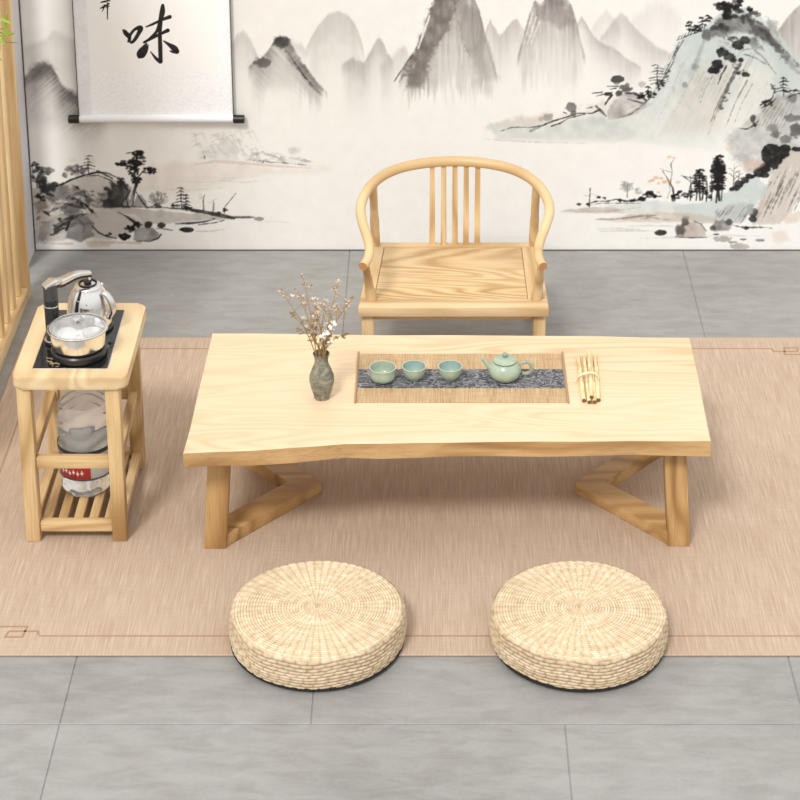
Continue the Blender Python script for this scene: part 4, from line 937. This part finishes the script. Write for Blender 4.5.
# ---------------------------------------------------------------- tea stove set on the stand
m_steel = mat('polished_steel', (.80, .79, .775), .10, 1.0)
m_steel2 = mat('brushed_steel', (.72, .71, .69), .24, 1.0)
m_gloss = mat('black_glass', (.010, .010, .011), .06, spec=.6)
m_bp = mat('black_plastic', (.016, .015, .015), .32)
m_gold = mat('gold_print', (.72, .56, .33), .35, .6)
def glass(name, rough=.02, tint=(1, 1, 1), ior=1.45):
    m = mat(name, tint, rough, 0, .5); b = m.node_tree.nodes['Principled BSDF']; b.inputs['Transmission Weight'].default_value = 1.0; b.inputs['IOR'].default_value = ior; return m
m_glass = glass('clear_glass')
SZt = .4625
stove = thing('tea_stove', 'black glass tea stove with curved water spout set into the stand top', 'stove', (-.86, 4.758, SZt))
ox, oy = stove.location.x, stove.location.y
bm = bmesh.new(); prism(bm, rrect(-.954 - ox, -.775 - ox, 4.606 - oy, 4.912 - oy, .004, 3), -.0000, .0022, .0005, 1); fin('glass_panel', bm, m_gloss, stove)
bm = bmesh.new()
prism(bm, rrect(-.956 - ox, -.773 - ox, 4.604 - oy, 4.914 - oy, .005, 3), -.0003, .0012, .0003, 1); fin('panel_rim', bm, m_steel2, stove)
# gold leaf print
rs = random.Random(3)
bm = bmesh.new()
for k in range(18):
    cx_ = -.928 - ox + rs.random() * .04; cy_ = 4.616 - oy + rs.random() * .055; a = rs.random() * 6.28; r = .006 + rs.random() * .006
    tube(bm, [(cx_ + r * math.cos(a + t_ * 2.6), cy_ + r * math.sin(a + t_ * 2.6) * .9, .0025) for t_ in (0, .25, .5, .75, 1)], [.0003, .0012, .0016, .0012, .0003], 6, sx=.3)
fin('gold_print', bm, m_gold, stove)
# warming ring under the pot, and the kettle base
PX, PY = -.853 - ox, 4.676 - oy
bm = bmesh.new(); lathe(bm, [(0, .0022), (.063, .0022), (.067, .006), (.0675, .019), (.064, .023), (0, .023)], 64, PX, PY); fin('hot_plate', bm, m_bp, stove)
KX, KY = -.848 - ox, 4.820 - oy
bm = bmesh.new(); lathe(bm, [(0, .0022), (.055, .0022), (.058, .004), (.058, .008), (.054, .010), (0, .010)], 64, KX, KY); fin('hot_plate', bm, m_bp, stove)
# spout column with arm
FX, FY = -.926 - ox, 4.740 - oy
bm = bmesh.new(); lathe(bm, [(0, .0022), (.021, .0022), (.0215, .006), (.018, .010), (.0165, .02), (.0175, .09), (.018, .118), (.018, .1185), (0, .1185)], 40, FX, FY)
col = fin('spout_column', bm, m_bp, stove)
bm = bmesh.new(); lathe(bm, [(.0175, .0), (.0215, .0002), (.0222, .0014), (.0215, .003), (.0175, .0032)], 40, FX, FY, .0095); fin('collar', bm, m_steel, col)
bm = bmesh.new(); lathe(bm, [(.0178, 0), (.0192, .0004), (.0192, .003), (.0178, .0034)], 40, FX, FY, .101)
fin('collar', bm, m_steel, col)
bm = bmesh.new(); lathe(bm, [(0, .1186), (.0178, .1186), (.018, .121), (.0178, .150), (.0172, .157), (0, .157)], 40, FX, FY); fin('column_head', bm, mat('dark_chrome', (.10, .10, .10), .22, .7), stove)
# arm: a flattened swept bar from the head to above the kettle
tip = Vector((KX + .002, KY - .004, .140))
def sweep(name, pts, ws, hs, m, parent, n=16):
    bm = bmesh.new(); rings = []; P_ = catmull(pts, 6); N = len(P_)
    for i, p in enumerate(P_):
        t_ = i / (N - 1) * (len(ws) - 1); k = min(int(t_), len(ws) - 2); f_ = t_ - k; w = ws[k] * (1 - f_) + ws[k + 1] * f_; h = hs[k] * (1 - f_) + hs[k + 1] * f_
        d = (P_[min(i + 1, N - 1)] - P_[max(i - 1, 0)]).normalized(); s = d.cross(Vector((0, 0, 1))).normalized(); u = s.cross(d)
        ring = []
        for q in range(n):
            a = 2 * math.pi * q / n; ca, sa = math.cos(a), math.sin(a); ex = .6
            ring.append(bm.verts.new(p + s * w * math.copysign(abs(ca) ** ex, ca) + u * h * math.copysign(abs(sa) ** ex, sa)))
        rings.append(ring)
    for a_, b_ in zip(rings, rings[1:]):
        for q in range(n): bm.faces.new((a_[q], a_[(q + 1) % n], b_[(q + 1) % n], b_[q]))
    bm.faces.new(rings[0][::-1]); bm.faces.new(rings[-1]); return fin(name, bm, m, parent)
a0 = Vector((FX - .015, FY - .006, .154)); a1 = Vector((FX + .006, FY + .006, .163)); a2 = aty(60, 281, 4.765) - stove.location; a3 = aty(76, 274, 4.792) - stove.location; a4 = aty(90, 272.5, 4.812) - stove.location
sweep('spout_arm', [a0, a1, a2, a3, a4], [.0145, .0175, .0150, .0125, .0095], [.004, .0075, .007, .006, .0045], m_steel2, stove)
dn = Vector((0, 0, -.0085))
under = sweep('spout_underside', [a0 + dn * .9, a1 + dn, a2 + dn, a3 + dn * .9, a4 + dn * .7], [.011, .0165, .0128, .011, .009], [.004, .007, .006, .005, .004], m_bp, stove)
bm = bmesh.new(); tube(bm, [a4 + Vector((-.004, -.002, -.006)), a4 + Vector((-.003, 0, -.018))], .0042, 12); fin('nozzle', bm, m_steel, stove)

# kettle
ket = thing('steel_kettle', 'polished steel kettle with black lid knob behind the pot on the stand', 'kettle', (KX + ox, KY + oy, SZt + .0102))
ket.scale = (1, 1, .93)
bm = bmesh.new(); lathe(bm, [(0, 0), (.053, 0), (.0555, .003), (.0565, .012), (.056, .035), (.053, .06), (.047, .085), (.039, .103), (.0345, .110), (.0345, .1125)], 72); fin('body', bm, m_steel, ket)
bm = bmesh.new(); lathe(bm, [(.0345, .1125), (.0335, .1145), (.028, .1175), (.016, .1205), (0, .122)], 60); lid = fin('lid', bm, m_steel2, ket)
bm = bmesh.new(); lathe(bm, [(.006, .119), (.006, .122), (.010, .124), (.0105, .127), (.007, .129), (0, .1295)], 32); lathe(bm, [(.020, .1192), (.0235, .1205), (.0235, .1222), (.020, .1225)], 40); fin('knob', bm, m_bp, lid)
bm = bmesh.new(); tube(bm, catmull([(.030, -.014, .100), (.045, -.019, .100), (.059, -.025, .082), (.0635, -.027, .055), (.053, -.022, .030)], 6), [.006] * 5 + [.0075] * 15 + [.006] * 5, 12, sx=1.3); fin('handle', bm, m_steel2, ket)
bm = bmesh.new(); tube(bm, catmull([(.012, .046, .050), (.018, .060, .068), (.024, .070, .084)], 6), [.013, .012, .011, .010, .0095, .009, .0085, .008, .0075, .007, .0065, .006, .006], 14); fin('spout', bm, m_steel, ket)

# glass-lidded pot
pot = thing('sterilizing_pot', 'round steel pot with domed clear glass lid on the front of the stand', 'pot', (PX + ox, PY + oy, SZt + .0232))
RP = .0735; PS = .93
bm = bmesh.new(); lathe(bm, [(0, 0), (.060, 0), (.066, .003), (.0705, .012), (.0715, .052), (.0755, .0545), (.0790, .0555), (.0792, .0565), (.0765, .0572), (.0705, .0545), (.0695, .012), (.060, .004), (0, .004)], 80); fin('body', bm, mat('warm_steel', (.88, .87, .85), .20, 1.0), pot)
bm = bmesh.new(); lathe(bm, [(.0755, .0576), (.0715, .0602), (.055, .0665), (.030, .0705), (0, .0720), ], 64); lathe(bm, [(0, .0700), (.030, .0685), (.055, .0645), (.0715, .0582), (.0755, .0576)], 64); lid = fin('lid', bm, mat('lid_glass', (.9, .9, .9), .03, 0, 1.0, Alpha=.16), pot)
bm = bmesh.new(); lathe(bm, [(.0748, .0572), (.0785, .0575), (.0790, .0592), (.0775, .0608), (.0750, .0606), (.0745, .059)], 72); fin('lid_rim', bm, m_steel, lid)
bm = bmesh.new(); lathe(bm, [(0, .0722), (.006, .0722), (.006, .079), (.013, .083), (.0135, .087), (.010, .090), (0, .0905)], 32); fin('lid_knob', bm, glass('knob_glass', .05, (.8, .8, .8)), lid)
pot.scale = (PS, PS, .9)
# small cups lying inside the pot
m_white_c = mat('white_porcelain', (.82, .81, .79), .2)
for k, (dx, dy, rx) in enumerate(((-.03, .018, .5), (.028, .026, -.4), (.004, -.030, .3))):
    o = bmesh.new(); lathe(o, [(0, 0), (.012, 0), (.020, .010), (.0235, .024), (.022, .024), (.0185, .011), (0, .004)], 36)
    cc = fin('white_teacup', o, m_white_c); cc.location = (PX + ox + dx, PY + oy + dy, SZt + .028); cc.rotation_euler = (rx * .3, rx * .2, 0)
    tag(cc, ['small white teacup inside the glass-lidded pot, the left one', 'small white teacup inside the glass-lidded pot, the right one at back', 'small white teacup inside the glass-lidded pot, nearest the front'][k], 'cup', 'cups inside the pot')

# ---------------------------------------------------------------- big water bottle on the lower shelf
BX, BY, BZ = -.866, 4.758, .0502
bot = thing('water_bottle', 'large clear plastic water bottle with red label standing on the slatted lower shelf', 'bottle', (BX, BY, BZ)); bot.scale = (1.04, 1.04, 1)
m_pet = mat('clear_plastic', (.93, .95, .95), .04, 0, 1.0, Alpha=.26)
m_water = glass('water', .0, (.97, .985, .985), 1.16)
def wavy(bm, prof, n=64, seed=0):
    rings = []
    for r, h in prof:
        if r < 1e-5: rings.append([bm.verts.new((0, 0, h))]); continue
        ring = []
        for i in range(n):
            a = 2 * math.pi * i / n; rr_ = r + .0022 * math.sin(h * 170 + math.sin(a * 3) * 1.9 + seed) * (1 if .12 < h < .31 or h < .035 else .15) + (.0016 * math.cos(a * 10) if h < .04 else 0)
            ring.append(bm.verts.new((rr_ * math.cos(a), rr_ * math.sin(a), h)))
        rings.append(ring)
    for a, b in zip(rings, rings[1:]):
        for i in range(n):
            j = (i + 1) % n
            if len(a) == 1: bm.faces.new((a[0], b[j], b[i]))
            elif len(b) == 1: bm.faces.new((a[i], a[j], b[0]))
            else: bm.faces.new((a[i], a[j], b[j], b[i]))
prof = [(0, .003), (.045, .0), (.058, .004), (.0625, .012)] + [(.063, .02 + .006 * k) for k in range(14)] + [(.064, .105), (.0645, .112)] + [(.0645 - .000 * k, .118 + .006 * k) for k in range(9)]
for k in range(1, 22):
    u = k / 21; prof.append((.0645 - (.0645 - .019) * (u ** 2.6), .166 + .0078 * k))
prof += [(.0165, .334), (.0165, .350), (0, .350)]
bm = bmesh.new(); wavy(bm, prof); fin('bottle_shell', bm, m_pet, bot)
bm = bmesh.new(); wavy(bm, [(max(0, r - .0025), h + (.003 if h < .02 else 0)) for r, h in prof if h < .245 and r > 0] [0:0] + [(0, .005)] + [(r - .0025, max(.005, h)) for r, h in prof[1:] if h < .245] + [(0, .2445)]); fin('water', bm, m_water, bot)
bm = bmesh.new(); lathe(bm, [(.0175, .334), (.0205, .335), (.0205, .358), (.018, .360), (0, .360)], 36); fin('cap', bm, mat('bottle_cap', (.55, .05, .04), .4), bot)
def band(name, m, a0, a1, z0, z1, r=.0662, n=40, parent=bot):
    bm = bmesh.new(); rows = [[bm.verts.new((rr_ * math.cos(a0 + (a1 - a0) * i / n), rr_ * math.sin(a0 + (a1 - a0) * i / n), z)) for i in range(n + 1)] for rr_, z in ((r, z0), (r, z1), (r - .0006, z1), (r - .0006, z0))]
    for k in range(4):
        A_, B_ = rows[k], rows[(k + 1) % 4]
        for i in range(n): bm.faces.new((A_[i], A_[i + 1], B_[i + 1], B_[i]))
    return fin(name, bm, m, parent)
D = math.radians
lab = band('label', mat('label_silver', (.50, .52, .50), .35), D(-180), D(179.9), .056, .128)
band('label_band', mat('label_black', (.03, .03, .035), .4), D(-180), D(179.9), .123, .134, .0668, 60, lab)
band('label_panel', mat('label_red', (.42, .03, .03), .4), D(-150), D(-72), .058, .120, .0667, 30, lab)
band('label_band', mat('label_grey', (.10, .10, .11), .4), D(-180), D(179.9), .0525, .0575, .0665, 60, lab)
m_lw = mat('label_white', (.9, .88, .82), .5)
for k, (a, z) in enumerate(((-138, .071), (-129, .074), (-120, .070), (-111, .074), (-102, .071), (-93, .073))):
    band('label_mark', m_lw, D(a), D(a + 6), z, z + .004, .0670, 6, lab); band('label_mark', m_lw, D(a + 2), D(a + 3.6), z - .004, z + .009, .0670, 4, lab)

# ---------------------------------------------------------------- celadon tea set
def celadon(name, a, b):
    m = mat(name, a, .22, spec=.55); t = NT(m); n_ = t.noise(t.coords(), 60, 3, .5); t.color(t.ramp(n_, [(.35, a), (.65, b)])); return m
m_cel = celadon('celadon_green', (.335, .42, .315), (.40, .48, .37)); m_celb = celadon('celadon_blue', (.27, .385, .345), (.33, .44, .40)); m_clay = mat('brown_rim_clay', (.16, .10, .06), .6)
m_glz = mat('rim_glaze', (.50, .52, .42), .3)
TR = TZ + .0031
def cup(prof_out, prof_in, x, y, m_out, m_in, label, name='teacup'):
    c = thing(name, label, 'cup', (x, y, TR), 0, 'celadon cups on the runner')
    bm = bmesh.new(); lathe(bm, prof_out, 56); fin('cup_wall', bm, m_out, c)
    bm = bmesh.new(); lathe(bm, prof_in, 56); fin('glazed_inside', bm, m_in, c)
    R_, h_ = prof_out[-1]; Ri, hi_ = prof_in[-1]
    bm = bmesh.new(); lathe(bm, [(R_, h_), (R_ + .0003, h_ + .0007), ((R_ + Ri) / 2, h_ + .0015), (Ri - .0003, hi_ + .0007), (Ri, hi_)], 56); fin('rim', bm, m_glz, c)
    return c
po = [(0, 0), (.020, 0), (.0215, .001), (.0265, .003), (.0315, .009), (.0328, .016), (.0328, .024), (.0325, .031), (.0335, .036)]
pi_ = [(0, .004), (.022, .006), (.0285, .012), (.0300, .023), (.0300, .031), (.0313, .036)]
cup(po, pi_, -.118, 4.787, m_cel, m_cel, 'straight-sided sage green teacup, leftmost on the runner')
po = [(0, 0), (.0145, 0), (.0155, .003), (.0205, .007), (.0270, .017), (.0295, .027), (.0305, .036)]
pi_ = [(0, .004), (.015, .006), (.0245, .017), (.0272, .027), (.0283, .036)]
cup(po, pi_, -.040, 4.792, m_cel, m_celb, 'small bowl-shaped blue-green teacup between the two other cups')
cup(po, pi_, .0505, 4.792, m_cel, m_celb, 'small bowl-shaped blue-green teacup nearest the teapot')
tp_ = thing('teapot', 'round sage green teapot with lid standing on the runner', 'teapot', (.187, 4.793, TR), 0); tp_.scale = (1, 1, .94)
bm = bmesh.new(); lathe(bm, [(0, 0), (.022, 0), (.024, .002), (.031, .006), (.0385, .016), (.0415, .027), (.040, .038), (.034, .0475), (.0285, .0525), (.0275, .0535)], 72); body = fin('body', bm, m_cel, tp_)
bm = bmesh.new(); lathe(bm, [(.0275, .0528), (.0298, .0532), (.0298, .0545), (.0275, .0549)], 60); fin('lid_seam', bm, m_clay, body)
bm = bmesh.new(); lathe(bm, [(.0292, .0546), (.0295, .0560), (.025, .0600), (.014, .0640), (.0045, .0655)], 60); lid = fin('lid', bm, m_cel, tp_)
bm = bmesh.new(); lathe(bm, [(.0042, .0650), (.0040, .0675), (.0075, .0700), (.0078, .0735), (.0050, .0765), (0, .0772)], 32); fin('knob', bm, celadon('knob_glaze', (.16, .26, .21), (.30, .38, .32)), lid)
bm = bmesh.new(); tube(bm, catmull([(-.030, -.002, .030), (-.042, -.003, .044), (-.050, -.004, .055), (-.0575, -.005, .0625)], 5), [.011, .0102, .0094, .0086, .0080, .0075, .0070, .0066, .0062, .0058, .0055, .0052, .0050, .0048, .0046, .0045], 16); fin('spout', bm, m_cel, tp_)
bm = bmesh.new()
ring = [(.0515 + .0165 * math.cos(a), .001, .0325 + .0175 * math.sin(a)) for a in [D(v) for v in range(130, -131, -20)]]
tube(bm, ring, [.0052] * 3 + [.0048] * 8 + [.0052] * (len(ring) - 11), 14); fin('handle', bm, celadon('handle_glaze', (.25, .30, .22), (.36, .40, .30)), tp_)

# ---------------------------------------------------------------- tied bamboo sticks
m_bam = mat('pale_bamboo_stick', (.78, .62, .33), .45); t = NT(m_bam); n_ = t.noise(t.coords((20, 4, 20)), 6, 3, .5); t.color(t.ramp(n_, [(.3, (.62, .44, .18)), (.5, (.80, .64, .36)), (.7, (.88, .76, .50))]))
m_bamd = mat('bamboo_cut_end', (.16, .09, .04), .7)
stk = []
Bz = TZ + .0062
spec = [(578, 356, 584, 400.5, 0), (584, 356.5, 589.5, 402, 0), (590.5, 354.5, 594.5, 402, 0), (595, 355.5, 598.5, 400, 0), (589, 355, 591.5, 400, 1)]
labs = ['bamboo stick of the tied bundle, leftmost', 'bamboo stick of the tied bundle, second from left', 'bamboo stick of the tied bundle, second from right', 'bamboo stick of the tied bundle, rightmost', 'bamboo stick lying on top of the tied bundle']
for (xa, ya, xb, yb, lv), lb in zip(spec, labs):
    a = atz(xa, ya, Bz); b = atz(xb, yb, Bz)
    dz = Vector((0, 0, .0078 * lv - .0004)); a += dz; b += dz
    pts_ = [a.lerp(b, t_) for t_ in (0, .3, .305, .31, .62, .625, .63, 1)]; r_ = .0052
    bm = bmesh.new(); tube(bm, pts_, [r_ * .92, r_, r_ * 1.1, r_, r_, r_ * 1.1, r_, r_ * 1.02], 12)
    for f in bm.faces:
        if len(f.verts) > 4: f.material_index = 1
    o = fin('bamboo_stick', bm, [m_bam, m_bamd]); tag(o, lb + ' on the table beside the runner', 'bamboo stick', 'bundle of tied bamboo sticks')
mid = atz(588, 379, Bz); bm = bmesh.new()
for k in range(3):
    yy = mid.y + .003 * (k - 1); pts_ = [(mid.x + .0270 * math.cos(a), yy + .003 * math.sin(a * 2), Bz + .0030 + .0148 * math.sin(a) * (1 if math.sin(a) > 0 else .55)) for a in [D(v) for v in range(0, 361, 15)]]
    tube(bm, pts_, .0011, 6, cap=False)
tube(bm, catmull([(mid.x - .024, mid.y, Bz + .004), (mid.x - .03, mid.y - .004, Bz + .001), (mid.x - .033, mid.y - .012, Bz - .004)], 4), .001, 6)
tw = fin('twine', bm, mat('straw_twine', (.80, .70, .50), .8)); tag(tw, 'pale twine wrapped around the middle of the bamboo bundle', 'twine')

# ---------------------------------------------------------------- vase with dried flowers
m_vase = mat('mottled_stoneware', (.2, .2, .15), .45, spec=.4); t = NT(m_vase); n_ = t.noise(t.coords((1, 1, 1.5)), 38, 5, .7, .5); t.color(t.ramp(n_, [(.32, (.075, .070, .05)), (.5, (.20, .19, .14)), (.68, (.36, .35, .28))])); t.bump(n_, .4, .002)
VX, VY = -.266, 4.703
vs = thing('stoneware_vase', 'speckled grey-brown stoneware vase holding dried flowers on the table', 'vase', (VX, VY, TZ))
vs.scale = (1, 1, .94)
bm = bmesh.new(); lathe(bm, [(0, .0005), (.018, .0005), (.0195, .003), (.020, .008), (.0265, .030), (.0308, .052), (.0300, .066), (.0235, .086), (.0178, .100), (.0162, .112), (.0185, .124), (.0205, .1285), (.0198, .1300), (.0172, .1270), (.0148, .113), (.0160, .098), (.02, .085), (.02, .05), (0, .03)], 56); fin('body', bm, m_vase, vs)
bm = bmesh.new(); lathe(bm, [(.0197, .1292), (.0208, .1302), (.0200, .1314), (.0180, .1306), (.0172, .1284)], 48); fin('lip', bm, mat('brown_lip', (.12, .085, .055), .4), vs)
m_stem = mat('dry_stem', (.36, .235, .10), .8); m_bud = mat('dry_bud', (.42, .24, .10), .8); m_pale = mat('pale_dry_petal', (.80, .68, .50), .8); m_wp = mat('white_petal', (.88, .87, .84), .7); m_dl = mat('olive_dry_leaf', (.27, .21, .09), .8)
rs = random.Random(11)
mouth = Vector((VX, VY, TZ + .1195))
def leafquad(bm, c, d, L, W, mi=0):
    d = Vector(d).normalized(); s = d.cross(Vector((rs.uniform(-1, 1), rs.uniform(-1, 1), rs.uniform(-1, 1)))).normalized(); nrm = d.cross(s)
    p = [c, c + d * L * .35 + s * W, c + d * L * .75 + s * W * .8, c + d * L, c + d * L * .75 - s * W * .8 , c + d * L * .35 - s * W]
    v = [bm.verts.new(q + nrm * (.0012 * (i in (0, 3)))) for i, q in enumerate(p)]
    w = [bm.verts.new(q + nrm * (.0012 * (i in (0, 3))) - nrm * .0005) for i, q in enumerate(p)]
    fs = [bm.faces.new(v), bm.faces.new(w[::-1])] + [bm.faces.new((v[i], w[i], w[(i + 1) % 6], v[(i + 1) % 6])) for i in range(6)]
    for f in fs: f.material_index = mi
tips = [(281, 291, 4.70, 0, 'with pale tufts leaning furthest left'), (303, 277, 4.73, 1, 'tallest, with brown buds at its top'), (296, 291, 4.69, 1, 'second from left, with brown buds'), (338, 281, 4.72, 1, 'upright at right, with brown buds'), (352, 299, 4.70, 1, 'leaning furthest right'),
        (326, 301, 4.74, 0, 'short, in the middle with a pale tuft'), (313, 300, 4.72, 0, 'short, left of the middle with a pale tuft'), (347, 305, 4.73, 0, 'low at right, with pale buds'), (290, 313, 4.69, 2, 'low at left, with small leaves'), (333, 324, 4.69, 3, 'with white petals at the front'), (323, 336, 4.68, 3, 'lowest one, with white petals'), (343, 334, 4.68, 2, 'low at right, ending in an olive leaf'),
        (317, 313, 4.71, 1, 'in the middle, with reddish buds'), (302, 330, 4.70, 2, 'short at left beside the vase mouth'), (330, 310, 4.72, 1, 'in the middle right, with brown buds')]
for k, (x, y, Y, kind, desc) in enumerate(tips):
    tipp = aty(x, y, Y); a = rs.random() * 6.28; st0 = mouth + Vector((math.cos(a) * .007, math.sin(a) * .007, -.05)); m0 = mouth + Vector((math.cos(a) * .010 + (tipp.x - mouth.x) * .05, math.sin(a) * .009, .0))
    mdp = m0.lerp(tipp, .5) + Vector(((tipp.x - m0.x) * -.08, 0, .004))
    fl_ = thing('dried_flower_stem', 'dried flower stem in the vase, ' + desc, 'dried flower', mouth, 0, 'dried flower stems in the vase')
    o = mouth
    path_ = [p - o for p in catmull([st0, m0, mdp, tipp], 6)]
    bm = bmesh.new(); tube(bm, path_, [.0018 - .0012 * i / (len(path_) - 1) for i in range(len(path_))], 6)
    side = []
    nb = 5 if kind != 3 else 3
    for j in range(nb):
        i = int(len(path_) * (.45 + .5 * j / nb)); p = path_[min(i, len(path_) - 1)]; dd = Vector((rs.uniform(-1, 1), rs.uniform(-.6, .6), rs.uniform(.5, 1.3))).normalized() * rs.uniform(.012, .026)
        tube(bm, [p, p + dd * .5, p + dd], [.0008, .0006, .0004], 5); side.append(p + dd)
    fin('stem', bm, m_stem, fl_)
    side.append(path_[-1]); side.append(path_[-1] - (path_[-1] - path_[-2]) * 1.2)
    for p in side:
        bm = bmesh.new()
        if kind == 1:
            for _ in range(5): leafquad(bm, p + Vector((rs.uniform(-.003, .003), rs.uniform(-.003, .003), rs.uniform(-.004, .004))), (rs.uniform(-1, 1), rs.uniform(-1, 1), rs.uniform(-.2, 1)), .0065, .0022, rs.choice((0, 0, 1)))
        elif kind == 0:
            for _ in range(6): leafquad(bm, p, (rs.uniform(-1, 1), rs.uniform(-1, 1), rs.uniform(-.3, 1)), .0085, .0020, rs.choice((1, 1, 0)))
        elif kind == 2:
            for _ in range(2): leafquad(bm, p, (rs.uniform(-1, 1), rs.uniform(-1, .2), rs.uniform(-.3, .6)), .016, .0034, 2)
        else:
            for _ in range(5): leafquad(bm, p, (rs.uniform(-1, 1), rs.uniform(-1, 1), rs.uniform(-.5, 1)), .010, .0042, 3)
        fin({1: 'bud', 0: 'tuft', 2: 'leaf', 3: 'blossom'}[kind], bm, [m_bud, m_pale, m_dl, m_wp], fl_, False)

# ---------------------------------------------------------------- bamboo plant at the left edge
m_bg = mat('bamboo_leaf_green', (.30, .42, .05), .5, spec=.3); m_cane = mat('bamboo_cane', (.35, .42, .14), .4)
bp = thing('bamboo_plant', 'tall green bamboo plant with narrow leaves at the left edge before the slatted screen', 'plant', (-1.30, 4.62, 0))
bm = bmesh.new(); lathe(bm, [(0, .0005), (.07, .0005), (.085, .10), (.09, .14), (.08, .14), (.075, .12), (0, .12)], 48); fin('pot', bm, mat('dark_clay_pot', (.10, .08, .07), .6), bp)
rs = random.Random(8)
bm = bmesh.new(); cane = catmull([(0, 0, .11), (0, .005, .5), (.0, .01, .95), (-.01, .01, 1.25)], 8); tube(bm, cane, [.006] * len(cane), 10)
def tip_at(x, y, Y): return aty(x, y, Y) - bp.location
brs = [(tip_at(3, 20, 4.78), (0, .008, .9)), (tip_at(10, 30, 4.82), (0, .01, 1.0)), (tip_at(1, 42, 4.8), (0, .008, .84)), (tip_at(8, 12, 4.82), (0, .01, 1.1)), (tip_at(-8, 30, 4.7), (0, .008, 1.0)), (tip_at(-20, -6, 4.7), (0, .01, 1.2))]
bpaths = []
for tp__, s_ in brs:
    s_ = Vector(s_); pt = catmull([s_, s_.lerp(tp__, .5) + Vector((0, 0, .05)), tp__], 6); tube(bm, pt, [.0022 - .0014 * i / (len(pt) - 1) for i in range(len(pt))], 6); bpaths.append(pt)
fin('cane', bm, m_cane, bp)
bm = bmesh.new()
for pt in bpaths:
    for j in range(9):
        p = pt[int(len(pt) * (.55 + .45 * j / 9))]
        leafquad(bm, p, (rs.uniform(-.6, .9), rs.uniform(-.6, .6), rs.uniform(-1.2, .1)), rs.uniform(.03, .05), .0035)
lf = fin('leaves', bm, m_bg, bp, False); lf['kind'] = 'stuff'
WORLD = 1.22; SUN = 2.05
# ---------------------------------------------------------------- light and camera
w = bpy.data.worlds.new('daylight'); S.world = w; w.use_nodes = True; nt = w.node_tree
bg = nt.nodes['Background']; tc = nt.nodes.new('ShaderNodeTexCoord'); sepn = nt.nodes.new('ShaderNodeSeparateXYZ'); rp = nt.nodes.new('ShaderNodeValToRGB')
nt.links.new(tc.outputs['Generated'], sepn.inputs[0]); mr = nt.nodes.new('ShaderNodeMapRange'); mr.inputs[1].default_value = -1; mr.inputs[2].default_value = 1
nt.links.new(sepn.outputs[2], mr.inputs[0]); nt.links.new(mr.outputs[0], rp.inputs[0])
e = rp.color_ramp.elements; e[0].position = .45; e[0].color = (.42, .40, .385, 1); e[1].position = .95; e[1].color = (1.0, .995, .985, 1); k = e.new(.62); k.color = (.84, .835, .83, 1)
nt.links.new(rp.outputs[0], bg.inputs[0]); bg.inputs[1].default_value = WORLD
def sun(name, d, energy, ang, col):
    L = bpy.data.lights.new(name, 'SUN'); L.energy = energy; L.angle = math.radians(ang); L.color = col
    o = bpy.data.objects.new(name, L); COL.objects.link(o); o.rotation_euler = Vector(d).to_track_quat('-Z', 'Y').to_euler(); o.location = (-2, 1, 4)
sun('window_sun', (.27, .72, -.85), SUN, 12.0, (1.0, .98, .945))
cam = bpy.data.cameras.new('camera'); co = bpy.data.objects.new('camera', cam); COL.objects.link(co)
co.location = (0, 0, H); co.rotation_euler = (math.pi / 2 - PITCH, 0, 0)
cam.sensor_width = 36; cam.sensor_fit = 'HORIZONTAL'; cam.lens = F / 800 * 36
cam.shift_x = -(CX - 400) / 800; cam.shift_y = (CY - 400) / 800
cam.clip_end = 50
S.camera = co
S.view_settings.view_transform = 'Standard'; S.view_settings.look = 'None'; S.view_settings.exposure = -0.03; S.view_settings.gamma = 1.0; S.view_settings.use_curve_mapping = False
